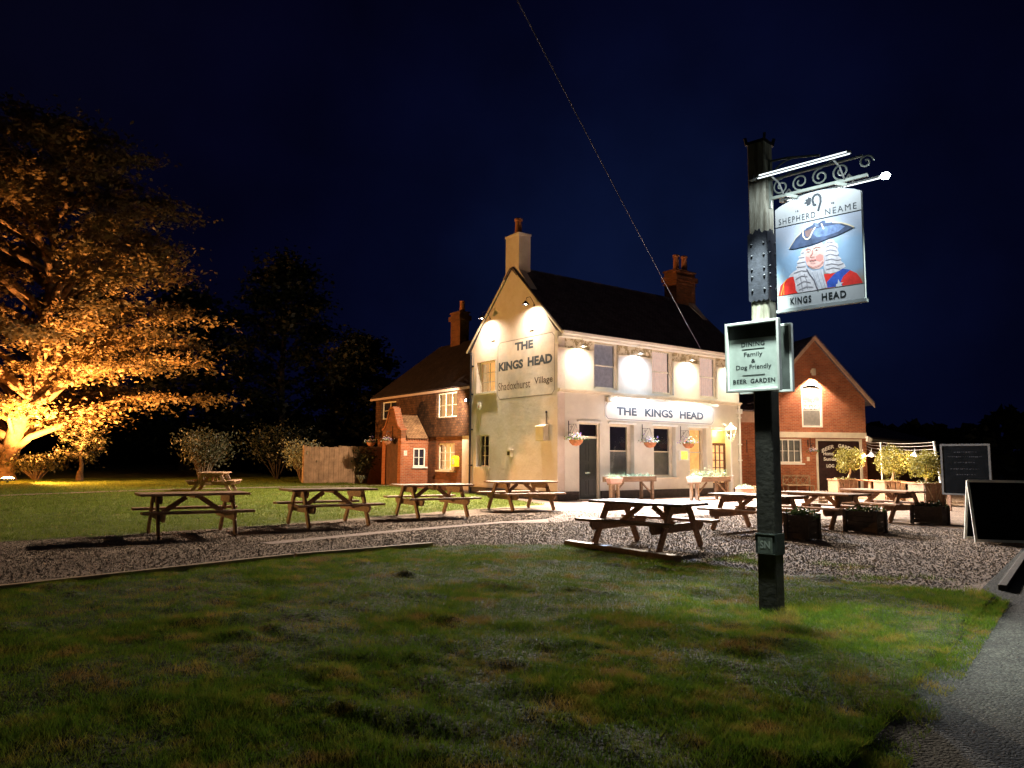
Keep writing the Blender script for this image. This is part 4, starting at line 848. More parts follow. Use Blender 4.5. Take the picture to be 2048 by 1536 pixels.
# loft door: arched white frame with a grey boarded leaf
mb = MB(); arc_o = [(L+.002, 3.15), (L+.002, AT)] + [(ac+((R-L)/2-.002)*math.cos(q), AT+.156*math.sin(q)) for q in np.linspace(PI, 0, 13)[1:-1]] + [(R-.002, AT), (R-.002, 3.15)]
arc_i = [(L+.08, 3.23), (L+.08, AT-.07)] + [(ac+((R-L)/2-.08)*math.cos(q), AT-.07+.14*math.sin(q)) for q in np.linspace(PI, 0, 13)[1:-1]] + [(R-.08, AT-.07), (R-.08, 3.23)]
n_ = len(arc_o)
for i in range(n_):
    j = (i+1) % n_; mb.prism([BF(*arc_o[i], -.1), BF(*arc_o[j], -.1), BF(*arc_i[j], -.1), BF(*arc_i[i], -.1)], bn*.08)
mb.build('loft_frame', WHITE, barn)
mb = MB()
for i in range(9):
    a = L+.085+i*.1015; b = a+.098; mb.box((a, 3.235, -.13), (b, AT-.0, -.09), BF)
ld = mb.build('loft_door', mat('grey_boards', (.17, .17, .16), .6, .12, 6), barn)
text(ld, 'SHEPHERD', BF, L+.12, R-.12, 4.22, 4.37, WLET, -.088, .03); text(ld, 'NEAME', BF, L+.12, R-.12, 4.03, 4.19, WLET, -.088, .04)
mb = MB(); mb.box((L+.12, 3.97, -.089), (R-.12, 3.985, -.086), BF)
mb.box((L+.13, 4.42, -.089), (ac-.16, 4.435, -.086), BF); mb.box((ac+.18, 4.42, -.089), (R-.13, 4.435, -.086), BF); mb.build('lettering', WLET, ld)
def crook(par, F, cu0, cv0, s, m, w):      # hop leaf and crook emblem
    mb = MB(); P = []
    for q in np.linspace(-.4*PI, 1.15*PI, 16): P.append((cu0+.16*s+.13*s*math.cos(q-0), cv0+.30*s+.16*s*math.sin(q)))
    P = [(cu0+.20*s, cv0-.10*s), (cu0+.29*s, cv0+.2*s)] + P[3:] + [(cu0+.06*s, cv0+.12*s), (cu0+.14*s, cv0+.12*s)]
    for (a, b), (c_, d_) in zip(P[:-1], P[1:]):
        d = Vector((c_-a, d_-b)); 
        if d.length < 1e-5: continue
        d.normalize(); n = Vector((-d.y, d.x))*.035*s; e = d*.01*s
        mb.add([F(a-n.x-e.x, b-n.y-e.y, w), F(c_-n.x+e.x, d_-n.y+e.y, w), F(c_+n.x+e.x, d_+n.y+e.y, w), F(a+n.x-e.x, b+n.y-e.y, w)], [(0, 1, 2, 3)])
        w += .00004
    for q in (2.6, 3.3, 4.0, 2.0): 
        cx_, cy_ = cu0-.02*s, cv0+.28*s; tip = (cx_+.24*s*math.cos(q), cy_+.17*s*math.sin(q)); n = (-math.sin(q)*.06*s, math.cos(q)*.06*s); mid_ = ((cx_+tip[0])/2, (cy_+tip[1])/2)
        mb.add([F(cx_, cy_, w), F(mid_[0]-n[0], mid_[1]-n[1], w), F(*tip, w), F(mid_[0]+n[0], mid_[1]+n[1], w)], [(0, 1, 2, 3)]); w += .0002
    mb.build('emblem', m, par)
crook(ld, BF, ac-.06, 4.5, .7, WLET, -.087)
# barn lamp
c = BF(-.68, 5.95, .0)
t = thing('barn_lamp', 'cream cylinder downlight above the arched loft door', 'wall lamp', c)
mb = MB(); cc = BF(-.68, 5.66, .22); mb.lathe(cc, [(.10, 0), (.10, .3), (.08, .33), (.0, .33)], 14); mb.lathe(cc, [(.095, .0), (.085, .0), (.085, .05)], 14); mb.build('lamp_body', TRIM, t)
mb = MB(); mb.bar(BF(-.68, 5.86, 0), BF(-.68, 5.86, .15), .03, .03); mb.box((-.74, 5.78, .001), (-.62, 5.94, .02), BF); mb.build('wall_plate', TRIM, t)
lamp('barn_lamp_light', 'SPOT', cc-up*.02, PW['barn'], (1, .72, .5), t, BF(-.68, 3, .15), 115, .35, .06)
# flood on the barn front (mounted on the string course, right corner)
t = thing('barn_floodlight', 'small pale floodlight at the right end of the white barn band', 'floodlight', BF(2.1, 2.6, .1))
mb = MB(); mb.prism([BF(2.02, 2.5, .04), BF(2.22, 2.42, .04), BF(2.3, 2.62, .04), BF(2.08, 2.75, .04)], bn*.12); mb.build('housing', WHITE, t)
mb = MB(); mb.bar(BF(2.04, 2.7, .03), BF(2.04, 2.7, .1), .05, .05); mb.build('mount', WHITE, t)
# link building
link_b = thing('link_building', 'narrow brick link between the pub and the barn with pale parapet band', 'outbuilding', BF(-3.9, 0, -.5))
mb = MB(); wall_grid(mb, BF, -5.9, sl-.003, 0, 3.34, [], .3, -.1); mb.build('brick_wall', BRICK, link_b)
mb = MB(); mb.box((-5.9, 3.345, -.42), (sl-.003, 3.87, -.07), BF); mb.build('parapet', mat('pink_parapet', (.5, .34, .26), .7, .08), link_b)
mb = MB(); P = [BF(-5.9, 3.87, -.1), BF(sl-.003, 3.87, -.1), BF(sl-.003, 5.2, -3), BF(-5.9, 5.2, -3)]; slab(mb, P, .08); mb.build('roof', ROOF, link_b)
mb = MB(); mb.bar(BF(-4.05, 1.9, -.095), BF(-4.05, 2.5, -.095), .04, .02); mb.build('wall_tie', IRON, link_b)
# low extension to the right
p1, p2 = Vector((20.77, -.29, 0)), Vector((35.59, 2.5, 0)); ee = (p2-p1).normalized(); en = Vector((ee.y, -ee.x, 0)); 
if en.dot(CAM-p1) < 0: en = -en
p1 = BF(sr+.01, 0, -1.6)
EF = frame(p1, ee, en)
ext = thing('low_extension', 'low brick extension with tiled roof running right from the barn', 'outbuilding', p1)
mb = MB(); wall_grid(mb, EF, 0, 17, 0, 2.7, [(6.2, 8.6, 1.0, 2.45)], .3); mb.build('brick_wall', BRICK, ext)
window(ext, EF, 6.2, 8.6, 1.0, 2.45, .04, .1, 3, 2, 'casement', inner=DARKI, m=TRIM, mun=.05)
mb = MB(); P = [EF(-.1, 2.72, .35), EF(17.2, 2.72, .35), EF(17.2, 4.0, -4), EF(-.1, 4.0, -4)]; slab(mb, P, .1); mb.build('roof', ROOF, ext)
mb = MB(); mb.box((-.1, 2.6, .36), (17.2, 2.72, .44), EF); mb.build('gutter', TRIM, ext)
t = thing('lattice_bench', 'pale bench with crossed lattice back against the barn wall', 'bench', BF(-1.85, 0, .5))
mb = MB(); B_ = lambda u, v, w=.5: BF(u, v, w)
mb.box((-2.5, .36, .35), (-1.15, .40, .8), BF); mb.build('seat', WOODL, t)
mb = MB()
for u in (-2.5, -1.83, -1.17): mb.bar(B_(u, 0, .4), B_(u, .82, .36), .05, .05)
mb.bar(B_(-2.5, .82, .36), B_(-1.17, .82, .36), .05, .05); mb.bar(B_(-2.5, .42, .38), B_(-1.17, .42, .38), .04, .04)
for a in range(4): u = -2.46+a*.33; mb.bar(B_(u, .44, .38), B_(u+.3, .79, .362), .03, .025); mb.bar(B_(u+.3, .44, .392), B_(u, .79, .374), .03, .025)
mb.build('backrest', WOODL, t)
for u in (-2.46, -1.2): mb = MB(); mb.bar(B_(u, 0, .76), B_(u, .36, .76), .05, .05); mb.build('leg', WOODL, t)
# wall basket and house number on barn
basket(*BF(-.86, 1.98, .3), BF, 'small pale flower basket on the barn beside the beer garden door', tuple(BF(-.86, 2.35, .012)), .9, seed=8)
mb = MB(); mb.bar(BF(-.98, 2.2, .012), BF(-.98, 2.55, .012), .04, .02); mb.build('wall_tie', IRON, barn)
mb = MB(); mb.box((-1.06, 1.52, .002), (-.92, 1.72, .015), BF); mb.build('small_plaque', TRIM, barn)
# bay trees in planters
BAYL = leafmat('bay_leaves', (.07, .065, .012), (.28, .24, .05), .35, 5)
CRATE = mat('planter_wood', (.27, .15, .09), .75, .2, 5, bump=.004, bscale=30); woodgrain(CRATE, (.5, 3, 3))
def bay(x, y, hw, topz, cz, cr_, label, col, seed, rot):
    t = thing('wooden_planter', 'boarded wooden box planter with zigzag front '+label, 'planter', (x, y, 0), 'box planters of the small round trees')
    a = Vector((math.cos(rot), math.sin(rot), 0)); n = Vector((-a.y, a.x, 0)); F = frame((x, y, 0), a, -n); h = topz
    mb = MB(); mb.box((-hw, .06, -hw*.8), (hw, h-.04, -hw*.8+.03), F); mb.box((-hw, .06, hw*.8-.03), (hw, h-.04, hw*.8), F); mb.box((-hw, .06, -hw*.8+.03), (-hw+.03, h-.04, hw*.8-.03), F); mb.box((hw-.03, .06, -hw*.8+.03), (hw, h-.04, hw*.8-.03), F)
    mb.box((-hw+.03, .06, -hw*.8+.03), (hw-.03, h-.12, hw*.8-.03), F); mb.build('box', CRATE, t)
    mb = MB(); w_ = hw*.8+.012
    for q in (-hw+.04, -hw*.4, 0.1*hw, hw*.55, hw-.04): mb.bar(F(q, .06, w_), F(q, h-.05, w_), .025, .05, n)
    mb.bar(F(-hw*.75, h-.1, w_+.012), F(-hw*.05, .12, w_+.012), .02, .045, n); mb.bar(F(0, .12, w_+.012), F(hw*.6, h-.1, w_+.012), .02, .045, n); mb.build('battens', WOODL, t)
    mb = MB(); 
    for q in ((-hw-.03, -hw*.8-.03, hw+.03, -hw*.8+.04), (-hw-.03, hw*.8-.04, hw+.03, hw*.8+.03)): mb.box((q[0], h-.04, q[1]), (q[2], h, q[3]), F)
    mb.box((-hw-.03, h-.04, -hw*.8+.04), (-hw+.05, h, hw*.8-.04), F); mb.box((hw-.05, h-.04, -hw*.8+.04), (hw+.03, h, hw*.8-.04), F); mb.build('rim', CRATE, t)
    for q in ((-hw+.05, -hw*.6), (hw-.05, -hw*.6), (-hw+.05, hw*.6), (hw-.05, hw*.6)): mb = MB(); mb.box((q[0]-.05, 0, q[1]-.05), (q[0]+.05, .06, q[1]+.05), F); mb.build('foot', CRATE, t)
    x0_, y0_ = x, y; x += be.x*col; y += be.y*col; r = np.random.default_rng(seed); bt = thing('bay_tree', 'small round headed tree '+label, 'tree', (x, y, h-.12), 'small round trees in box planters')
    mb = MB(); mb.tube([(x0_+(x-x0_)*.5, y0_+(y-y0_)*.5, h-.14), (x+.02, y, h+.3), (x-.01, y+.02, cz-.15), (x, y, cz+.1)], [.045, .038, .034, .02], 8)
    for k in range(14): q = r.uniform(0, 6.28); e_ = r.uniform(.0, 1.1); mb.tube([(x, y, cz-.25+k*.02), (x+.7*cr_*math.cos(q)*math.cos(e_), y+.7*cr_*math.sin(q)*math.cos(e_), cz-.1+.75*cr_*math.sin(e_))], [.012, .005], 4)
    mb.build('trunk', WOODL, bt)
    N = 3200; d = r.normal(size=(N, 3)); d /= np.linalg.norm(d, axis=1)[:, None]; rad = cr_*r.random(N)**.4
    lump = .55+.62*vnoise(d[:, 0]*2.1+9, d[:, 1]*2.1+d[:, 2]*1.9+4, seed)+.35*vnoise(d[:, 0]*5+9, d[:, 1]*5+d[:, 2]*4+4, seed+1); P = np.array([x, y, cz])+d*(rad*lump)[:, None]*np.array([1, 1, .88])
    leaves('crown', P, .085, BAYL, bt, .1, .42)
    x, y = x0_, y0_; rr = random.Random(seed); gpz = [(x+a.x*q, y+a.y*q, h-.1) for q in np.linspace(-hw*.8, hw*.8, 9)]
    under = thing('underplanting', 'low yellowish plants filling the box planter '+label, 'plants', (x, y, h-.12), 'low plants in the box planters'); 
    leaves('foliage', spray(gpz, 40, .2, .2, rr), .07, BAYL, under, 0, .4); leaves('flowers', spray(gpz, 6, .2, .24, rr), .045, FLW[0], under, 0, .8)
    lamp('uplight', 'SPOT', (x-bn.x*0+bn.x*(.0)-.25*a.x+bn.x*.35, y-.25*a.y+bn.y*.35, h+.02), PW['planter'], (1, .74, .25), under, (x, y, cz), 110, .8, .05)
rotp = math.atan2(be.y, be.x)
bay(12.17, -3.87, .45, .79, 1.62, .56, 'nearest the beer garden door', .34, 41, rotp)
bay(11.75, -6.0, .43, .78, 1.55, .60, 'in the middle of the three', .2, 42, rotp)
bay(10.3, -8.05, .45, .78, 1.42, .54, 'at the right end of the three', 0, 43, rotp+.1)
for (a, b, z) in (((12.45, -4.5), (11.95, -5.5), .76), ((11.55, -6.7), (10.75, -7.6), .74)):
    lab = 'red plank bench bridging the %s two box planters' % ('first' if z == .76 else 'last')
    t = thing('plank_bench', lab, 'bench', ((a[0]+b[0])/2, (a[1]+b[1])/2, 0), 'plank benches between the box planters')
    mb = MB(); mb.bar((*a, z), (*b, z), .3, .04); mb.build('seat', mat('red_wood', (.45, .16, .07), .7, .15), t)
    m_ = Vector((*a, 0)).lerp(Vector((*b, 0)), .5)
    mb = MB(); mb.box((m_.x-.05, m_.y-.05, 0), (m_.x+.05, m_.y+.05, z-.022)); mb.build('leg', WOODL, t)
# festoon poles, wires and lamps
t1 = thing('festoon_pole', 'slim white pole between the first two small trees', 'pole', (13.5, -4.83, 0), 'white poles carrying the festoon wires')
mb = MB(); mb.tube([(13.5, -4.83, .04), (13.5, -4.83, 2.33)], .03, 8); mb.build('pole', WHITE, t1); mb = MB(); mb.lathe((13.5, -4.83, 0), [(.09, 0), (.09, .03), (.04, .05)], 12); mb.build('base', WHITE, t1)
t2 = thing('festoon_pole', 'thicker leaning white pole right of the last small tree', 'pole', (11.1, -8.25, 0), 'white poles carrying the festoon wires')
mb = MB(); mb.tube([(11.0, -8.32, .04), (11.15, -8.0, 2.26)], .045, 8); mb.build('pole', WHITE, t2); mb = MB(); mb.lathe((11.0, -8.32, 0), [(.11, 0), (.11, .03), (.05, .05)], 12); mb.build('base', WHITE, t2)
cor = BF(2.06, 2.4, .04)
for i, dz in enumerate((0, -.15, -.32, -.5)):
    mb = MB(); A, Bp, Cp = cor+up*(.12+dz*.8), Vector((13.5, -4.83, 2.31+dz*.8)), Vector((11.15, -8.0, 2.24+dz*.8))
    P = [A.lerp(Bp, s_)-up*.05*4*s_*(1-s_) for s_ in np.linspace(0, 1, 9)] + [Bp.lerp(Cp, s_)-up*.05*4*s_*(1-s_) for s_ in np.linspace(0, 1, 9)][1:]
    mb.tube(P, .008, 4); tag(mb.build('festoon_wire', mat('grey_wire', (.3, .28, .26), .6, 0)), ['topmost', 'second', 'third', 'lowest'][i]+' white wire strung from the barn corner past the small trees', 'wire', 'white wires of the beer garden')
for i, (x, y, z) in enumerate(((13.4, -4.1, 1.74), (12.9, -4.75, 1.76), (11.7, -7.05, 1.75))):
    lab = ['bright shaded garden lamp hanging just right of the first small tree', 'bright shaded garden lamp between the first pole and the middle tree', 'bright shaded garden lamp between the last two small trees'][i]
    t = thing('garden_lamp', lab, 'garden lamp', (x, y, z), 'hanging garden lamps')
    mb = MB(); mb.lathe((x, y, z), [(.03, .16), (.05, .12), (.16, .02), (.17, -.01), (.16, -.01), (.04, .1)], 14); mb.build('shade', WHITE, t); mb = MB(); mb.lathe((x, y, z), [(0, .07), (.05, .04), (.055, 0), (.03, -.03), (0, -.04)], 10); mb.build('bulb', BULB, t)
    mb = MB(); mb.tube([(x, y, z+.15), (x, y, z+.3)], .008, 4); mb.build('hanger', WHITE, t)
    lamp('garden_light', 'POINT', (x, y, z-.09), PW['garden'], (1, .72, .42), t, size=.05)
# the brick-front flood comes from the barn corner and the garden
lamp('corner_light', 'SPOT', BF(-.2, 2.2, 3.6), 0, (1, .7, .45), None)
bpy.data.objects.remove(bpy.data.objects['corner_light'])
t = thing('slatted_crate', 'grey slatted wooden crate on the paving behind the picnic tables', 'crate', (7.6, -5.5, 0)); mb = MB()
for z in (0.02, .13, .24, .35): mb.box((7.3, -5.72, z), (7.32, -5.28, z+.09)); mb.box((7.88, -5.72, z), (7.9, -5.28, z+.09)); mb.box((7.32, -5.74, z), (7.88, -5.72, z+.09)); mb.box((7.32, -5.28, z), (7.88, -5.26, z+.09))
mb.build('slats', WOODL, t)
for x in (7.325, 7.835):
    for y in (-5.715, -5.325): mb = MB(); mb.box((x, y, 0), (x+.04, y+.04, .45)); mb.build('corner_post', WOODL, t)
# notice board on legs, right
A_, B2 = Vector((7.64, -9.75, 0)), Vector((7.71, -11.15, 0)); du = (B2-A_); du.normalize(); dn = Vector((du.y, -du.x, 0)); 
if dn.dot(CAM-A_) < 0: dn = -dn
NB = frame(A_, du, dn); NL = (B2-A_).length
CHALK = mat('chalkboard', (.003, .0035, .004), .95, .3, 3, spec=.05)
t = thing('chalkboard_sign', 'tall dark chalkboard on legs with faint chalk writing at the far right', 'notice board', A_+du*NL/2)
mb = MB(); mb.box((.06, .55, -.02), (NL-.06, 2.02, .02), NB); cb = mb.build('board', CHALK, t)
mb = MB(); 
for q in ((0, .5, .06, 2.08), (NL-.06, .5, NL, 2.08), (.06, 2.02, NL-.06, 2.08), (.06, .5, NL-.06, .55)): mb.box((q[0], q[1], -.035), (q[2], q[3], .035), NB)
mb.build('board_frame', mat('grey_frame', (.07, .07, .065), .8, .15), t)
for q in (.15, .62, NL-.2): mb = MB(); mb.box((q, 0, -.04), (q+.09, .498, .04), NB); mb.build('leg', WOOD, t)
r = random.Random(4); mb = MB()
for row, (v, a, b) in enumerate(((1.82, .4, 1.0), (1.68, .22, 1.18), (1.5, .4, .95), (1.3, .28, 1.1), (1.13, .4, .95))):
    u = a
    while u < b: l = r.uniform(.015, .05); mb.add([NB(u, v+r.uniform(-.02, .02), .0215), NB(u+l, v+r.uniform(-.02, .02), .0215), NB(u+l, v+.014, .0215), NB(u, v+.02, .0215)], [(0, 1, 2, 3)]); u += l+r.uniform(.01, .04)
mb.build('chalk_marks', mat('chalk', (.035, .035, .04), .9, .3), cb)
# A-board
af = frame((-1.62, -14.25, 0), (-.9+1.6, -15.14+14.3, 0), (0, 0, 0)); au = Vector((.70, -.84, 0)).normalized(); an = Vector((au.y, -au.x, 0))
if an.dot(CAM-Vector((-1.6, -14.3, 0))) < 0: an = -an
t = thing('a_board', 'large blank black A-board with pale frame on the gravel at the right edge', 'pavement sign', (-1.3, -14.8, 0))
AO = Vector((-1.62, -14.28, 0)); LW = 1.12
def AP(u, v, side, off=0): return AO + au*u + an*side*(.30*(1-v/1.16)) + up*v + an*off
for side in (1, -1):
    mb = MB(); fr_ = .035
    for p, q in (((0, .02), (0, 1.16)), ((LW, .02), (LW, 1.16)), ((0, 1.15), (LW, 1.15)), ((0, .05), (LW, .05))): mb.bar(AP(*p, side), AP(*q, side), .045, .03, an)
    fm = mb.build('panel_frame', mat('aluminium_frame', (.62, .62, .56), .5, .05), t)
    mb = MB(); mb.add([AP(.02, .06, side), AP(LW-.02, .06, side), AP(LW-.02, 1.14, side), AP(.02, 1.14, side)], [(0, 1, 2, 3)]); mb.build('blackboard', CHALK, fm)
# ------------------------------------------------------------------ picnic tables
def picnic(label, cx, cy, rot, grp='wooden picnic tables'):
    t = thing('picnic_table', label, 'picnic table', (0, 0, 0), grp)
    L = .96
    mb = MB()
    for i in range(5): y = -.36+i*.18; mb.box((-L, y-.085, .735), (L, y+.085, .78))
    mb.box((-.04, -.42, .69), (.04, .42, .733)); mb.build('tabletop', WOOD, t, bevel=.006)
    for s_ in (-1, 1): mb = MB(); mb.box((-L, s_*.70-.14, .43), (L, s_*.70-.005, .475)); mb.box((-L, s_*.70+.005, .43), (L, s_*.70+.14, .475)); mb.build('bench_seat', WOOD, t, bevel=.006)
    for sx in (-1, 1):
        for sy in (-1, 1): mb = MB(); mb.bar((sx*.66, sy*.68, 0), (sx*.66, sy*.26, .735), .05, .12, (0, 1, 0)); mb.build('leg', WOOD, t, bevel=.005)
        for z, w, dx in ((.36, .84, -.055), (.66, .40, -.055)):
            x = sx*(.66+dx); mb = MB(); mb.prism([Vector((x-.025, y, zz)) for y, zz in ((-w, z+.07), (-w, z+.0), (-w+.07, z-.07), (w-.07, z-.07), (w, z), (w, z+.07))], (.05, 0, 0)); mb.build('cross_beam', WOOD, t, bevel=.005)
        mb = MB(); mb.bar((sx*.60, 0, .36), (sx*.12, 0, .70), .05, .09, (0, 0, 1)); mb.build('brace', WOOD, t, bevel=.004)
    return t
pt0 = picnic('picnic table on the lawn edge, leftmost and darkest of the row before the gable', 0, 0, 0)
def copy_tree(o, parent=None):
    c = o.copy(); C.objects.link(c); LOC[c] = LOC.get(o, Vector((0, 0, 0))); c.parent = parent
    for ch in o.children: copy_tree(ch, c)
    return c
PT = [(-13.62, -5.27, -3.3, 1.02, None), (-10.59, -4.67, -1.6, 1.03, 'picnic table second from the left, with orange lit end, on the lawn edge'),
      (-7.31, -3.63, -5, 1.05, 'picnic table third from the left, standing before the brick porch'), (-3.7, -2.72, -5.3, 1.07, 'picnic table nearest the pub gable wall'),
      (-7.5, -11.45, -80, 1.0, 'nearest big picnic table on the gravel behind the sleeper'), (-3.35, -10.75, -88, 1.0, 'picnic table just left of the sign post on the gravel'),
      (-1.0, -10.85, -93, 1.0, 'picnic table just right of the sign post on the gravel'), (2.1, -10.7, -99, 1.0, 'picnic table farthest right, before the box planters')]
for i, (x, y, a, s_, lb) in enumerate(PT):
    o = pt0 if i == 0 else copy_tree(pt0)
    o.location = (x, y, 0.0 if i > 3 else .012); o.rotation_euler = (0, 0, math.radians(a)); o.scale = (s_, s_, s_)
    if lb: o['label'] = lb
kx, ky = -9.65, 8.45; kz = float(back_h(np.array(kx), np.array(ky)))
o = copy_tree(pt0); o.location = (kx, ky, kz); o.rotation_euler = (0, 0, math.radians(53.7+12)); o.scale = (1, 1, .95); o['label'] = 'picnic table seen end on, farther back on the dark lawn'
# dark planters at the ends of the right hand tables
SHR = leafmat('dark_shrub_leaves', (.02, .035, .01), (.05, .07, .02), .25, 6)
for i, (x, y, w, d, h) in enumerate(((-4.1, -12.3, .44, .40, .50), (-1.6, -12.2, .66, .42, .48), (1.9, -11.95, .66, .42, .46))):
    lb = ['dark crate planter close behind the sign post', 'dark crate planter in the middle of the three on the gravel', 'dark crate planter farthest right of the three on the gravel'][i]
    t = thing('crate_planter', lb, 'planter', (x, y, 0), 'dark crate planters at the table ends'); F = frame((x, y, 0), (.05, -1, 0), (-1, -.05, 0))
    mb = MB()
    for k in range(4): z0 = .03+k*(h-.05)/4; z1 = z0+(h-.05)/4-.012; mb.box((-w/2, z0, d/2-.03), (w/2, z1, d/2), F); mb.box((-w/2, z0, -d/2), (w/2, z1, -d/2+.03), F); mb.box((-w/2, z0, -d/2+.03), (-w/2+.03, z1, d/2-.03), F); mb.box((w/2-.03, z0, -d/2+.03), (w/2, z1, d/2-.03), F)
    mb.build("slat_box", WOODD, t)
    for a in (-1, 1):
        for b in (-1, 1): mb = MB(); mb.box((a*(w/2+.002)-.035, 0, b*(d/2+.002)-.035), (a*(w/2+.002)+.035, h, b*(d/2+.002)+.035), F); mb.build('corner_post', WOODD, t)
    mb = MB(); mb.box((-w/2+.035, h-.14, -d/2+.035), (w/2-.035, h-.08, d/2-.035), F); mb.build('soil', mat('soil', (.03, .02, .015), .95, .3, 10), t)
    r = random.Random(i); leaves('plants', spray([tuple(F(q, h-.08, 0)) for q in np.linspace(-w*.4, w*.4, 7)], 45, .16, .22, r), .08, SHR, t, .0, .4)
# ------------------------------------------------------------------ the sign post
P0 = Vector((-10.73, -16.16, 0)); su = azv(134); sn = Vector((su.y, -su.x, 0))
if sn.dot(CAM-P0) < 0: sn = -sn
SP = frame(P0, su, sn); H = .095
POSTW = mat('weathered_post', (.30, .30, .24), .85, .2, 5, bump=.004, bscale=25, col2=(.12, .11, .08)); woodgrain(POSTW, (5, 5, .7))
post = thing('sign_post', 'tall square weathered timber post with iron collar carrying the inn signs', 'sign post', P0)
def octo(mb, u0, u1, w0, w1, z0, z1, c=.012):
    P = [(u0+c, w0), (u1-c, w0), (u1, w0+c), (u1, w1-c), (u1-c, w1), (u0+c, w1), (u0, w1-c), (u0, w0+c)]
    mb.prism([SP(u, z0, w) for u, w in P], (0, 0, z1-z0))
mb = MB(); octo(mb, -H, H, -H, H, 2.2, 4.8); mb.build('post', POSTW, post)
mb = MB(); octo(mb, -H+.001, H-.001, -H+.001, H-.001, 0, 2.199); tb_ = mb.build('post_foot', mat('shaded_post', (.045, .042, .034), .8, .3, 6, bump=.004, bscale=25), post); tb_['label'] = 'lower length of the post, coloured dark for the shade below the case'  # shade under the notice case is put into the colour of this length
mb = MB(); mb.prism([SP(-H-.01, 4.8, -H-.01), SP(H+.01, 4.8, -H-.01), SP(H+.01, 4.8, H+.01), SP(-H-.01, 4.8, H+.01)], (0, 0, .03))
for u, w in ((-H, -H), (H, -H), (H, H), (-H, H)): mb.bar(SP(u, 4.80, w), SP(u*1.15, 4.88, w*1.15), .02, .03)
mb.build('iron_cap', IRON, post)
mb = MB(); cw = H+.012
for k, (F_, ) in enumerate(((SP,), (frame(P0, -sn, su),))):
    n = 8; lo = []; hi = []
    for i in range(n*4+1): a = -cw+2*cw*i/(n*4); sc_ = .018*abs(math.sin(PI*i/8*1.0)); lo.append((a, 3.14-sc_)); hi.append((a, 3.83+sc_+(.03 if abs(a) < .03 else 0)))
    for (a, av), (b, bv), (c_, cv), (d_, dv) in zip(lo[:-1], lo[1:], hi[1:], hi[:-1]): mb.prism([F_(a, av, cw-.012), F_(b, bv, cw-.012), F_(c_, cv, cw-.012), F_(d_, dv, cw-.012)], (F_.W*.012))
mb.box((-cw+.012, 3.14, -cw), (cw-.012, 3.83, -H-.001), SP); mb.box((-cw, 3.14, -cw+.012), (-H-.001, 3.83, cw-.013), SP)
mb.build('iron_collar', IRON, post)
mb = MB()
for z in (3.24, 3.38, 3.46, 3.6, 3.72):
    for a in (-.065, .065): mb.lathe(SP(a, z, cw), [(.013, 0), (.012, .006), (.006, .012), (0, .013)], 8, sn); mb.lathe(SP(cw, z+.02, -a), [(.013, 0), (.012, .006), (.006, .012), (0, .013)], 8, su)
mb.build('bolts', IRON, post)
# maker's plate low on the post
PLT = mat('weathered_plate', (.20, .23, .20), .5, .35, 14, metal=.4)
mb = MB(); mb.box((-H-.006, .585, H+.001), (H+.006, .79, H+.014), SP); mb.box((H+.001, .585, -H), (H+.012, .79, H), SP); pl_ = mb.build('post_plate', mat('dark_plate', (.045, .055, .05), .6, .3, 10), post)
mb = MB(); mb.box((-.075, .60, H+.0145), (.075, .755, H+.018), SP); mb.box((-H-.004, .777, H+.0145), (H+.004, .785, H+.02), SP); mb.box((-H-.004, .59, H+.0145), (H+.004, .596, H+.02), SP); mb.build('plate_face', PLT, pl_)
text(pl_, 'SN', SP, -.05, .05, .645, .72, mat('pale_metal', (.45, .5, .45), .5, 0), H+.0195, .02)
# bracket with scrolls
mb = MB()
mb.bar(SP(H, 4.20, 0), SP(1.06, 4.20, 0), .025, .03); mb.bar(SP(H, 4.40, 0), SP(1.02, 4.40, 0), .02, .02); mb.bar(SP(H+.01, 4.1, 0), SP(H+.01, 4.62, 0), .03, .02, su)
mb.tube([SP(H+.02, 4.60, 0), SP(.3, 4.585, 0), SP(.62, 4.52, 0)], .012, 6); mb.tube([SP(H+.03+.22*(1-math.cos(q)), 4.40+.17*math.sin(q), 0) for q in np.linspace(0, PI/2, 8)], .01, 6)
def scroll(cx_, cz_, r, turns, d, start=0):
    P = [SP(cx_+r*(1-.75*k/24)*math.cos(start+d*turns*2*PI*k/24), cz_+r*(1-.75*k/24)*math.sin(start+d*turns*2*PI*k/24), 0) for k in range(25)]; mb.tube(P, .009, 5)
for c_, d in ((.22, 1), (.42, -1), (.62, 1), (.82, -1)): scroll(c_, 4.30, .085, 1.4, d, PI/2*d)
scroll(1.05, 4.33, .07, 1.3, 1, 0)
for c_ in (.32, .72): mb.tube([SP(c_-.1, 4.38, 0), SP(c_, 4.43, 0), SP(c_+.1, 4.46, 0), SP(c_+.16, 4.50, 0)], .008, 5)
mb.build('scroll_bracket', mat('bracket_paint', (.20, .23, .20), .5, .15, 10, metal=.2), post)
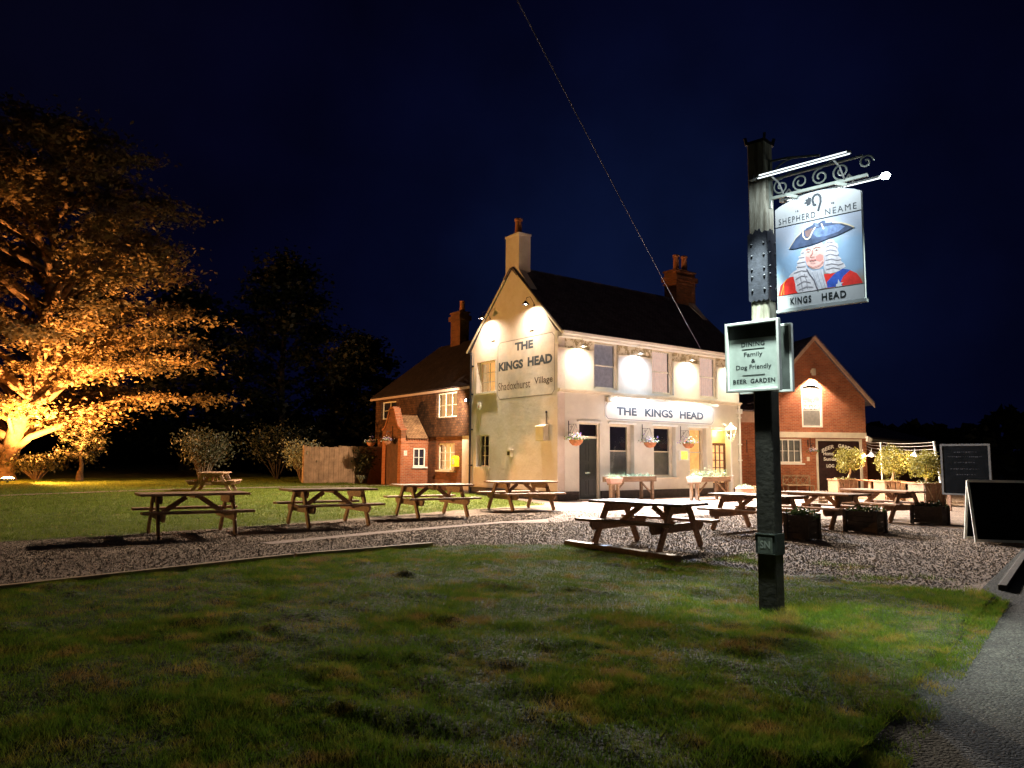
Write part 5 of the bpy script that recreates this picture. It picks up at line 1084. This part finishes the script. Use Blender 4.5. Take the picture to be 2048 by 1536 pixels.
# hanging sign
sg = thing('hanging_inn_sign', 'hanging painted inn sign with a portrait in a black hat, lit from above', 'inn sign', SP(.575, 3.02, 0))
z0, z1, zm = 3.02, 4.09, 4.17; ua, ub = .155, 1.0
out_ = [(ua, z0), (ub, z0), (ub, z1-.03)] + [(ub-(ub-ua)*k/14, z1-.03+.10*math.sin(PI*k/14)**.8) for k in range(1, 14)] + [(ua, z1-.03)]
mb = MB(); mb.prism([SP(u, z, -.02) for u, z in out_], sn*.04); SGW = mat('sign_white', (.46, .49, .50), .55, .04, 4); mb.build('board', SGW, sg, bevel=.004)
mb = MB(); mb.box((ua-.012, z0-.03, -.028), (ub+.012, z0-.001, .028), SP); mb.build('base_rail', mat('grey_metal', (.3, .33, .33), .5, .1), sg)
for u in (.34, .82):
    mb = MB(); mb.tube([SP(u+.02*math.cos(q), 4.165+.03*math.sin(q), .0) for q in np.linspace(0, 2*PI, 9)], .006, 5); mb.bar(SP(u-.05, 4.19, .03), SP(u+.06, 4.14, .03), .02, .03); mb.build('hanging_link', mat('bracket_paint', (1, 1, 1)), sg)
mb = MB(); mb.box((ua+.001, 3.866, .0205), (ub-.001, 3.874, .0235), SP); mb.build('dividing_line', BLACK, sg)
text(sg, 'SHEPHERD', SP, .195, .565, 3.895, 3.955, mat('grey_letters', (.04, .05, .06), .6, 0), .0225, -.004, 1.25); text(sg, 'NEAME', SP, .66, .955, 3.895, 3.955, MATS['grey_letters'], .0225, -.004, 1.25)
text(sg, '16', SP, .37, .40, 3.99, 4.01, MATS['grey_letters'], .0225); text(sg, '98', SP, .72, .75, 3.99, 4.01, MATS['grey_letters'], .0225)
crook(sg, SP, .535, 3.985, .30, mat('grey_letters', (1, 1, 1)), .0225)
text(sg, 'KINGS', SP, .29, .50, 3.055, 3.125, BLACK, .0225, .03, 1.2); text(sg, 'HEAD', SP, .60, .83, 3.055, 3.125, BLACK, .0225, .03, 1.2)
# the painted picture, built as flat shapes
pz0, pz1 = 3.165, 3.862
def MP(x, y):
    yt = 330-.214*(x-105); yb = 1330-.137*(x-135); a = (x-(105+(y-330)*.03))/1310.; b = (yb-y)/(yb-yt)
    return ua+.006+(ub-ua-.012)*min(1, max(0, a)), pz0+(pz1-pz0)*min(1, max(0, b))
pic = MB(); pic.box((ua+.004, pz0, .0202), (ub-.004, pz1, .0222), SP); pm = bpy.data.materials.new('painted_sky'); pm.use_nodes = True
n = pm.node_tree; b = n.nodes['Principled BSDF']; b.inputs['Roughness'].default_value = .6; t_ = n.nodes.new('ShaderNodeTexCoord'); sx_ = n.nodes.new('ShaderNodeSeparateXYZ'); ns = n.nodes.new('ShaderNodeTexNoise'); ns.inputs['Scale'].default_value = 5; ns.inputs['Detail'].default_value = 5
n.links.new(t_.outputs['Object'], sx_.inputs[0]); n.links.new(t_.outputs['Object'], ns.inputs['Vector']); ad = n.nodes.new('ShaderNodeMath'); ad.operation = 'MULTIPLY_ADD'; ad.inputs[1].default_value = .5
n.links.new(ns.outputs['Fac'], ad.inputs[0]); n.links.new(sx_.outputs[2], ad.inputs[2]); r_ = n.nodes.new('ShaderNodeValToRGB'); r_.color_ramp.elements[0].position = .15; r_.color_ramp.elements[0].color = (.20, .15, .10, 1); r_.color_ramp.elements[1].position = 1.0; r_.color_ramp.elements[1].color = (.42, .48, .58, 1)
for p_, c_ in ((.45, (.30, .26, .20)), (.62, (.22, .36, .52)), (.8, (.26, .42, .60))): e = r_.color_ramp.elements.new(p_); e.color = (*c_, 1)
n.links.new(ad.outputs[0], r_.inputs[0]); n.links.new(r_.outputs[0], b.inputs['Base Color'])
picture = pic.build('picture', pm, sg); LAY = [.0224]
def flat(name, P, col, var=.15, sc=14):
    LAY[0] += .00014; m = mat('paint_'+name, col, .6, var, sc); Q = [MP(*p) for p in P]; mb = MB(); mb.add([SP(u, v, LAY[0]) for u, v in Q], [list(range(len(Q)))]); return mb.build('picture_'+name, m, picture)
def stroke(name, P, w, col):
    LAY[0] += .00012; m = mat('paint_'+name, col, .6, .1, 14); mb = MB(); Q = [Vector(MP(*p)) for p in P]
    for i in range(len(Q)-1):
        d = (Q[i+1]-Q[i]).normalized(); nn = Vector((-d.y, d.x))*w/2; e = d*w*.2; z = LAY[0]+i*.000004
        mb.add([SP(*(Q[i]-nn-e), z), SP(*(Q[i+1]-nn+e), z), SP(*(Q[i+1]+nn+e), z), SP(*(Q[i]+nn-e), z)], [(0, 1, 2, 3)])
    return mb.build('picture_'+name, m, picture)
RED = (.75, .03, .02); WIG = (.62, .61, .64)
flat('coat', [(150, 1330), (180, 1180), (280, 1080), (390, 1020), (700, 1000), (870, 1005), (1060, 990), (1240, 950), (1340, 1000), (1395, 1080), (1425, 1148), (930, 1214), (460, 1283)], RED, .12)
flat('sash', [(912, 1212), (905, 1125), (1000, 1020), (1120, 925), (1250, 948), (1150, 1040), (1110, 1120), (1135, 1186)], (.03, .10, .50), .2)
flat('star', [(1040, 1165), (1065, 1150), (1072, 1080), (1098, 1135), (1150, 1135), (1115, 1160), (1130, 1187), (1040, 1198)], (.6, .65, .7), .05)
flat('wig_right', [(870, 560), (900, 500), (960, 470), (1015, 490), (1025, 525), (1070, 550), (1080, 600), (1065, 640), (1088, 690), (1070, 730), (1120, 770), (1115, 810), (1160, 850), (1185, 900), (1130, 930), (1080, 965), (960, 1000), (890, 985), (858, 900), (880, 790), (865, 700)], WIG, .12, 30)
flat('wig_left', [(600, 615), (530, 635), (500, 690), (510, 720), (470, 745), (480, 790), (445, 820), (455, 870), (430, 900), (450, 935), (400, 960), (350, 1000), (310, 1052), (390, 1040), (420, 1160), (430, 1250), (460, 1283), (770, 1240), (740, 1120), (640, 980), (605, 900), (575, 820), (570, 700)], WIG, .12, 30)
flat('face', [(585, 615), (700, 580), (830, 530), (862, 570), (875, 640), (862, 700), (872, 800), (850, 880), (790, 925), (700, 930), (640, 905), (600, 860), (578, 790), (575, 700)], (.78, .48, .42), .1, 9)
flat('forehead', [(600, 625), (830, 545), (850, 600), (720, 650), (690, 655), (600, 670)], (.82, .56, .50), .05)
flat('cheek', [(740, 740), (800, 700), (850, 720), (850, 790), (800, 820), (750, 800)], (.72, .28, .24), .05)
flat('cheek_shade', [(585, 740), (640, 745), (650, 790), (610, 830), (590, 800)], (.70, .30, .26), .05)
flat('cravat', [(610, 915), (700, 955), (850, 930), (868, 1050), (915, 1208), (775, 1235), (725, 1100), (640, 990)], (.55, .57, .62), .12, 30)
for k, P in enumerate(([(900, 540), (940, 520), (990, 530)], [(900, 600), (960, 570), (1040, 590), (1060, 620)], [(890, 660), (960, 640), (1050, 660)], [(890, 730), (960, 705), (1050, 730), (1080, 715)], [(890, 800), (970, 780), (1060, 800), (1110, 790)], [(890, 870), (980, 850), (1080, 870), (1150, 850)], [(900, 940), (1000, 910), (1100, 930)])): stroke('curl', P, .008, (.26, .25, .28))
for P in ([(520, 690), (560, 680)], [(480, 760), (560, 750)], [(455, 840), (570, 820)], [(450, 900), (580, 890)], [(400, 990), (520, 950), (600, 960)], [(430, 1080), (520, 1030), (610, 1040)], [(450, 1170), (560, 1110), (660, 1130)], [(480, 1240), (600, 1190), (700, 1200)], [(560, 1000), (600, 1100), (610, 1220)], [(500, 1040), (520, 1150), (540, 1250)]): stroke('curl', P, .007, (.26, .25, .28))
stroke('wig_edge', [(600, 930), (640, 1000), (710, 1090), (750, 1200), (770, 1240)], .010, (.10, .10, .13))
for P in ([(690, 980), (720, 1060), (770, 1180)], [(760, 980), (790, 1080), (830, 1200)], [(820, 970), (850, 1080), (880, 1200)]): stroke('fold', P, .005, (.36, .38, .45))
for P in ([(585, 640), (620, 622), (665, 640)], [(705, 625), (750, 595), (810, 600)]): stroke('brow', P, .006, (.35, .20, .15))
for P in ([(600, 665), (650, 655)], [(725, 640), (790, 625)]): flat('eye_white', [(P[0][0], P[0][1]), ((P[0][0]+P[1][0])/2, P[0][1]-20), P[1], ((P[0][0]+P[1][0])/2, P[1][1]+18)], (.7, .68, .62), 0)
for x, y in ((622, 658), (752, 632)): flat('pupil', [(x-10, y), (x, y-11), (x+10, y), (x, y+11)], (.05, .06, .08), 0)
stroke('nose', [(688, 640), (692, 690), (655, 735), (670, 750), (720, 745)], .006, (.45, .18, .14))
stroke('mouth', [(645, 800), (680, 793), (700, 797), (745, 783)], .008, (.48, .12, .11)); stroke('chin', [(620, 870), (700, 905), (800, 870), (855, 810)], .006, (.50, .22, .18)); stroke('jaw', [(660, 830), (700, 836), (735, 826)], .004, (.5, .22, .18))
flat('hat', [(325, 625), (370, 560), (430, 470), (520, 380), (540, 330), (555, 285), (565, 300), (560, 355), (600, 315), (700, 262), (715, 228), (780, 242), (845, 198), (888, 195), (885, 235), (1000, 225), (1130, 235), (1220, 265), (1310, 300), (1200, 360), (1050, 430), (900, 480), (780, 530), (640, 575), (500, 605), (400, 628)], (.055, .085, .16), .35, 8)
flat('hat_light', [(730, 320), (880, 290), (1080, 250), (1180, 290), (1080, 370), (900, 430), (760, 450), (700, 400)], (.14, .22, .40), .3, 12)
flat('hat_inside', [(575, 360), (650, 330), (700, 310), (670, 380), (630, 450), (590, 440)], (.20, .13, .12), .2)
stroke('braid', [(555, 290), (545, 360), (548, 430), (580, 475), (620, 480), (655, 450), (690, 370), (735, 300)], .012, (.72, .62, .42))
stroke('braid', [(325, 622), (430, 468), (520, 378)], .006, (.5, .38, .28)); stroke('braid', [(1000, 226), (1130, 234), (1225, 262), (1308, 300)], .012, (.78, .68, .40)); stroke('braid', [(830, 245), (865, 325)], .012, (.72, .70, .58))
flat('hat_bow', [(715, 228), (780, 242), (800, 290), (745, 300)], (.12, .17, .26), .2); stroke('epaulette', [(195, 1320), (245, 1130), (290, 1080)], .007, (.8, .35, .05)); stroke('epaulette', [(240, 1315), (238, 1150)], .005, (.8, .35, .05))
# lamps that light the hanging sign (one trough each side)
for side, nm in ((1, 'near'), (-1, 'far')):
    t = thing('sign_trough_light', 'slim trough light on the %s side above the hanging sign' % nm, 'sign light', SP(.6, 4.35, side*.3), 'trough lights over the hanging sign')
    zz = 4.33 if side == 1 else 4.25; u0_, u1_ = (.10, 1.03) if side == 1 else (.14, 1.10); ww = side*(.34 if side == 1 else .27)
    mb = MB(); mb.bar(SP(u0_, zz, ww), SP(u1_, zz, ww), .04, .018); mb.bar(SP(u0_-.05, zz, ww), SP(u0_, zz, ww), .055, .04); 
    for u in (.25, .85): mb.tube([SP(u, 4.21, side*.015), SP(u, 4.3, side*.12), SP(u, zz-.0, ww)], .009, 5)
    mb.build('trough', mat('trough_paint', (.2, .21, .2), .5, 0), t)
    mb = MB(); mb.bar(SP(u0_+.03, zz-.014, ww-side*.006), SP(u1_-.01, zz-.014, ww-side*.006), .008, .008)
    if side == 1: mb.bar(SP(u0_+.06, zz+.0, ww+.031), SP(u1_-.03, zz+.0, ww+.026), .006, .010)
    mb.build('tube', mat('sign_tube', (1, 1, 1), .5, 0, emit=(.86, .96, 1), es=2.2), t)
    if side == -1: mb = MB(); mb.lathe(SP(u1_, zz, ww), [(.0, 0), (.03, .005), (.035, .05), (.02, .07), (0, .08)], 10, su); mb.build('end_lamp', mat('end_glow', (1, 1, 1), .5, 0, emit=(.9, 1, .95), es=60), t)
    lamp('sign_glow', 'AREA', SP(.58, zz-.03, ww-side*.01), PW['sign'], (.84, .94, 1), t, SP(.58, 3.35, side*.02), sx=.9, sy=.03)
    lamp('sign_beam', 'SPOT', SP(.58, zz-.02, side*.40), PW['sign_spot'], (.84, .94, 1), t, SP(.575, 3.25, side*.02), 62, 1.0, .12)
    if side == -1: lamp('sign_spill', 'SPOT', SP(1.10, zz-.05, ww), 2000, (.86, 1, .92), t, SP(1.9, 0, .1), 55, 1.0, .05)
    else: lamp('sign_spill', 'SPOT', SP(.10, zz-.05, ww+.06), PW['sign_down'], (.86, 1, .92), t, SP(-.12, 2.4, .12), 40, .9, .05)
# dining notice: two framed cases, one each side of the post
FRM = mat('case_frame_paint', (.52, .55, .52), .5, .08, 8); SHEET = mat('notice_sheet', (.40, .47, .43), .6, .12, 3); BACKP = mat('case_back', (.05, .06, .055), .6, .3, 4)
for side in (1, -1):
    t = thing('notice_case', 'framed pale notice case with dining lettering on the front of the sign post' if side == 1 else 'second framed case back to back behind the dining notice', 'notice case', SP(-.08, 2.2, side*.14), 'notice cases on the sign post')
    a, b, c_, d = (-.365, .215, 2.20, 2.92) if side == 1 else (-.34, .235, 2.20, 2.90); w0, w1 = (.098, .15) if side == 1 else (-.098, -.15); f = .026
    mb = MB(); wa, wb = min(w0, w1), max(w0, w1)
    for q in ((a, c_, a+f, d), (b-f, c_, b, d), (a+f, d-f, b-f, d), (a+f, c_, b-f, c_+f)): mb.box((q[0], q[1], wa), (q[2], q[3], wb), SP)
    mb.build('case_frame', FRM, t, bevel=.003)
    mb = MB(); k0, k1 = (wa, wa+.008) if side == 1 else (wb-.008, wb); mb.box((a+f, c_+f, k0), (b-f, d-f, k1), SP); mb.build('back_panel', BACKP, t)
    s1 = (k1, k1+.004) if side == 1 else (k0-.004, k0)
    mb = MB(); mb.box((a+f+.004, c_+f+.002, s1[0]+.0005*side), (b-f-.002, d-.17, s1[1]), SP); sh = mb.build('notice_sheet', SHEET, t)
    if side == 1:
        wz = s1[1]+.001; mid = (a+b)/2; sc_ = .95
        text(sh, 'DINING', SP, mid-.125, mid+.125, 2.665, 2.712, BLACK, wz, .025, 1.15); text(sh, 'Family', SP, mid-.10, mid+.10, 2.548, 2.608, BLACK, wz, .01); text(sh, '&', SP, mid-.022, mid+.022, 2.497, 2.535, BLACK, wz, .01)
        text(sh, 'Dog Friendly', SP, mid-.19, mid+.19, 2.418, 2.478, BLACK, wz, .01); text(sh, 'BEER', SP, mid-.225, mid-.075, 2.285, 2.332, BLACK, wz, .025, 1.1); text(sh, 'GARDEN', SP, mid-.035, mid+.225, 2.285, 2.332, BLACK, wz, .025, 1.1)
        mb = MB(); mb.box((mid-.12, 2.638, wz-.0005), (mid+.12, 2.642, wz+.001), SP); mb.box((mid-.12, 2.37, wz-.0005), (mid+.12, 2.374, wz+.001), SP); mb.build('rule_line', BLACK, sh)
# ------------------------------------------------------------------ fence, shrubs, trees
gz_ = lambda x, y: float(back_h(np.array(float(x)), np.array(float(y))))
fen = thing('close_board_fence', 'tall pale close boarded fence left of the old wing catching the porch shadow', 'fence', (-2, 13.6, .2))
mb = MB()
for i in range(34):
    x = -4.3+i*.125; h = 2.02+(.05 if i > 14 else 0)+.015*math.sin(i*1.7); mb.box((x, 13.55+.01*(i % 2), .1), (x+.118, 13.57+.01*(i % 2), h))
mb.build('boards', mat('fence_wood', (.46, .27, .15), .8, .2, 3, bump=.004, bscale=30), fen)
mb = MB(); mb.box((-4.3, 13.59, .5), (-.05, 13.65, .58)); mb.box((-4.3, 13.59, 1.6), (-.05, 13.65, 1.68)); mb.build('rails', WOODL, fen)
for x in (-4.3, -2.5, -.7): mb = MB(); mb.box((x, 13.66, .1), (x+.1, 13.76, 2.1)); mb.build('post', WOODL, fen)
def limb(r, p, d, L, n, up_=0., droop=0.):
    P = [Vector(p)]; d = Vector(d).normalized()
    for i in range(n): d = (d+Vector((r.gauss(0, .13), r.gauss(0, .13), r.gauss(0, .09)+up_-droop*i/n))).normalized(); P.append(P[-1]+d*L/n)
    return P
def bigtree(name, label, cat, base, prof, trunk_pts, nlimb, sprays, perspray, leaf, lm, bm, seed, tr=.3, sp_r=1.0, flatness=.14, group=None):
    # prof: list of (height, radius); limbs leave the trunk and carry flat leaf sprays
    r = random.Random(seed); rn = np.random.default_rng(seed); b = Vector(base); t = thing(name, label, cat, b, group); T = [b+Vector(p) for p in trunk_pts]; ht = T[-1].z-b.z
    mb = MB(); k = len(T); mb.tube(T, [tr*(1-.85*i/(k-1)) for i in range(k)], 12)
    mb.tube([b-up*.1, b+up*.05, b+up*.45], [tr*1.9, tr*1.55, tr*1.05], 12)
    def at(h):
        for i in range(k-1):
            if T[i].z-b.z <= h <= T[i+1].z-b.z: return T[i].lerp(T[i+1], (h-(T[i].z-b.z))/(T[i+1].z-T[i].z))
        return T[-1]
    hs = [p[0] for p in prof]; rs = [p[1] for p in prof]; pts = []
    for i in range(nlimb):
        f = (i+.5)/nlimb; h = hs[0]+(hs[-1]-hs[0])*f**.9; R_ = float(np.interp(h, hs, rs))*r.uniform(.72, 1.08); a = i*2.39996+r.uniform(-.3, .3)
        start = at(max(.8, h-R_*r.uniform(.22, .42))); d = Vector((math.cos(a), math.sin(a), .42)); tgt = Vector((b.x+math.cos(a)*R_, b.y+math.sin(a)*R_, b.z+h)); v = tgt-start
        P = [start+v*s_+up*(math.sin(PI*s_)*.12*R_)+Vector((r.gauss(0, .12), r.gauss(0, .12), r.gauss(0, .1)))*(R_*.12)*(0 if s_ in (0,) else 1) for s_ in np.linspace(0, 1, 9)]
        w = tr*.42*min(1, R_/8); mb.tube(P, [w*(1-.88*q/8)+.006 for q in range(9)], 6)
        for j in range(sprays):
            s_ = r.uniform(.28, 1.0); q = min(7.999, s_*8); p = P[int(q)].lerp(P[int(q)+1], q-int(q)); ax = Vector((math.cos(a), math.sin(a), 0)); sd_ = r.choice((-1, 1)); L_ = sp_r*r.uniform(.5, 1.25)*(1.1-.3*s_)
            dd = (ax*r.uniform(.4, 1)+Vector((-ax.y, ax.x, 0))*sd_*r.uniform(.2, 1.1)).normalized(); e_ = p+dd*L_+up*r.uniform(-.22, .2)*L_
            mb.tube([p, p.lerp(e_, .5)+up*.05*L_, e_], [.022, .013, .005], 4)
            N = int(perspray*L_/sp_r); q1 = rn.normal(size=(N, 3))*np.array([.42, .42, flatness])*L_; s2 = rn.random(N)[:, None]; c_ = np.array(p)[None]*(1-s2*.95)+np.array(e_)[None]*(s2*.95); q1[:, 2] -= .10*np.hypot(q1[:, 0], q1[:, 1])
            pts.append(c_+q1*(.55+.45*s2))
    mb.build('trunk', bm, t, smooth=True); P = np.concatenate(pts); leaves('crown', P, leaf, lm, t, .45, .62, .45); return t
BARK = mat('bark', (.15, .10, .06), .9, .3, 4, bump=.03, bscale=9); DBARK = mat('dark_bark', (.02, .015, .012), .95, .3, 4); TLEAF = leafmat('tree_leaves', (.11, .085, .04), (.24, .17, .075), .45, .8)
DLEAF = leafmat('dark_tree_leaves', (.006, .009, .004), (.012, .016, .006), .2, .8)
TB = (-15.9, 19.3, gz_(-15.9, 19.3)-.05)
bigtree('floodlit_tree', 'huge spreading tree lit orange from below at the left edge', 'tree', TB,
        [(2.9, 3.4), (3.3, 5.4), (3.8, 7.6), (5.5, 8.6), (7.5, 8.5), (9.3, 8.9), (11, 8.0), (12.4, 8.0), (13.4, 6.6), (14.6, 5.4), (15.6, 3.6), (16.6, 1.2)],
        [(0, 0, 0), (.25, .1, 1.2), (.45, .1, 2.4), (.9, 0, 3.6), (1.3, -.3, 5.2), (1.2, -.2, 7.5), (1.5, 0, 10), (1.2, .3, 13), (1.3, .2, 15.0), (1.2, 0, 16.0)], 88, 14, 88, .20, TLEAF, BARK, 12, .42, 1.75, .10)
t = thing('tree_floodlight', 'glaring orange ground floodlight at the foot of the big tree', 'floodlight', (-16.1, 16.6, gz_(-16.1, 16.6)))
fx, fy, fz_ = -15.75, 16.9, gz_(-15.75, 16.9); dv = (CAM-Vector((fx, fy, fz_))).normalized(); sdv = Vector((dv.y, -dv.x, 0)).normalized()
mb = MB(); mb.bar(Vector((fx, fy, fz_+.14))-sdv*.26, Vector((fx, fy, fz_+.14))+sdv*.26, .30, .10); mb.bar(Vector((fx, fy, fz_)), Vector((fx, fy, fz_+.1)), .08, .08); mb.build('housing', IRON, t)
mb = MB(); mb.lathe((fx, fy, fz_+.19), [(.0, .07), (.16, .05), (.24, .0)], 16); mb.build('lens', mat('orange_lamp', (1, 1, 1), .5, 0, emit=(1, .62, .18), es=40), t)
lamp('tree_flood', 'SPOT', (fx+.3, fy-.9, fz_+.42), PW['tree'], (1, .385, .095), t, (TB[0]+3.0, TB[1]+.6, 10.0), 108, .55, .10)
mb = MB(); mb.add([(fx-.9, fy-.9, fz_+.36), (fx+.9, fy-.9, fz_+.36), (fx+.9, fy+.9, fz_+.36), (fx-.9, fy+.9, fz_+.36)], [(0, 1, 2, 3)]) if False else None
lamp('side_flood', 'SPOT', (fx+.25, fy-.1, fz_+.42), PW['side'], (1, .44, .12), t, (fx+14, fy-9, fz_+9), 120, .6, .08)
lamp('ground_flood', 'POINT', (fx, fy, fz_+.5), PW['tree']*.012, (1, .36, .06), t, size=.10)
def multistem(name, label, cat, base, H_, Wd, nst, lm, bm, seed, n=2600, vase=True, leaf=.12, cz=None, cr_=None, group=None):
    r = random.Random(seed); rn = np.random.default_rng(seed); b = Vector(base); t = thing(name, label, cat, b, group); mb = MB(); pts = []
    for i in range(nst):
        a = i*2.4; q = ((i+.5)/nst)**.5; tip = b+Vector((math.cos(a)*Wd/2*q, math.sin(a)*Wd/2*q, H_*r.uniform(.78, 1)*(1-.12*q))); mid_ = b.lerp(tip, .5)+Vector((math.cos(a), math.sin(a), 0))*(-.12*Wd if vase else .1*Wd)*q*.5
        P = [b+Vector((math.cos(a)*.06, math.sin(a)*.06, 0)), b.lerp(mid_, .6), mid_, mid_.lerp(tip, .5), tip]; mb.tube(P, [.035, .028, .022, .014, .005], 5)
        for j in range(n//nst): s_ = r.uniform(.42 if vase else .35, 1.03); p = mid_.lerp(tip, max(0, (s_-.4)/.6)) if s_ > .4 else b.lerp(mid_, s_/.4); g_ = .11*Wd if vase else .16*Wd; pts.append(p+Vector((r.gauss(0, g_), r.gauss(0, g_), r.gauss(0, .06*H_))))
    mb.build('stems', bm, t); leaves('foliage', pts, leaf, lm, t, .1, .5); return t
SL = leafmat('shrub_leaves', (.06, .07, .03), (.13, .13, .06), .3, 3); WL = leafmat('variegated_leaves', (.10, .14, .07), (.50, .52, .40), .3, 8)
VL = leafmat('vase_leaves', (.03, .035, .015), (.08, .07, .03), .25, 3)
x_, y_ = -12.98, 18.35
t = bigtree('small_tree', 'small multi stemmed tree dimly lit right of the orange floodlight', 'tree', (x_, y_, gz_(x_, y_)), [(.9, .5), (1.4, .9), (1.9, 1.1), (2.4, .7)], [(0, 0, 0), (.05, 0, .7), (-.02, .05, 1.3), (.1, 0, 1.9), (.1, .05, 2.4)], 16, 6, 28, .12, VL, BARK, 5, .11, .42, .3)
multistem('vase_shrub', 'vase shaped bush of many upright stems behind the end-on picnic table', 'shrub', (-9.3, 11.6, gz_(-9.3, 11.6)), 2.5, 2.3, 22, VL, BARK, 6, 2600, True, .12)
multistem('pale_shrub', 'bushy shrub with pale variegated leaves left of the fence', 'shrub', (-3.95, 14.6, gz_(-3.95, 14.6)), 2.15, 1.7, 16, WL, BARK, 7, 1500, False, .14)
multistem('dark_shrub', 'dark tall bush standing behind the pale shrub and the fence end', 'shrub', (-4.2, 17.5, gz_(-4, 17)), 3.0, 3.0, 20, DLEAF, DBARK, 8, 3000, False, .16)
multistem('fence_climber', 'small dark shrub in front of the right end of the fence', 'shrub', (-1.35, 13.1, gz_(-1.35, 13.1)), 1.9, 1.0, 12, SL, BARK, 9, 900, False, .12)
multistem('low_bush', 'low reddish lit bush just behind the orange floodlight', 'shrub', (-14.6, 19.0, gz_(-14.6, 19)), 1.3, 2.2, 18, VL, BARK, 10, 1900, False, .13)
t = thing('spiky_plant', 'spiky strap leaved plant at the foot of the fence by the porch', 'plant', (-1.9, 12.4, gz_(-1.9, 12.4))); mb = MB(); r = random.Random(2)
for i in range(46):
    a = r.uniform(0, 6.28); l = r.uniform(.35, .6); e_ = r.uniform(.3, 1.0); b = Vector((-1.9, 12.4, gz_(-1.9, 12.4))); dv_ = Vector((math.cos(a), math.sin(a), 0)); sd_ = Vector((-dv_.y, dv_.x, 0))*.018
    p1_ = b+dv_*l*.4*e_+up*l*.7; p2_ = b+dv_*l*.95*e_+up*l*(.95-.55*e_); mb.add([b-sd_, b+sd_, p1_+sd_, p1_-sd_, p2_], [(0, 1, 2, 3), (3, 2, 4)])
mb.build('leaf_rosette', WL, t)
prof2 = [(1.5, 2.5), (3, 4.2), (6, 5.0), (9, 4.2), (12, 2.8), (14.5, .8)]
for i, (x, y, s_, lb) in enumerate(((-.2, 29, 1.0, 'tall dark tree silhouette left of the old wing'), (-5.5, 33, .85, 'dark tree silhouette behind the vase shaped bush'), (-11, 38, .95, 'dark tree silhouette just right of the orange lit tree'), (3.2, 24, .62, 'lower dark tree close behind the old wing'), (-24, 34, 1.2, 'dark tree hidden deep behind the orange lit tree'))):
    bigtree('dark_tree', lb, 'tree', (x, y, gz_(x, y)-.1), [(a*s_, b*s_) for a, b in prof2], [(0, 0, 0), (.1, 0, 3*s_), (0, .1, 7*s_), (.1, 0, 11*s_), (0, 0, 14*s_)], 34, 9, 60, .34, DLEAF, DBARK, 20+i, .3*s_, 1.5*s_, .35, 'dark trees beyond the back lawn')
# far hedge line
r_ = np.random.default_rng(8); N = 26000; a = r_.uniform(-60, 64, N); rad_ = r_.uniform(66, 72, N); hx = CAM.x+rad_*np.cos(np.radians(53.7-a)); hy = CAM.y+rad_*np.sin(np.radians(53.7-a)); hh_ = (3.2+2.6*vnoise(a*.35+50, a*0, 3)+1.2*vnoise(a*1.3+90, a*0, 4))
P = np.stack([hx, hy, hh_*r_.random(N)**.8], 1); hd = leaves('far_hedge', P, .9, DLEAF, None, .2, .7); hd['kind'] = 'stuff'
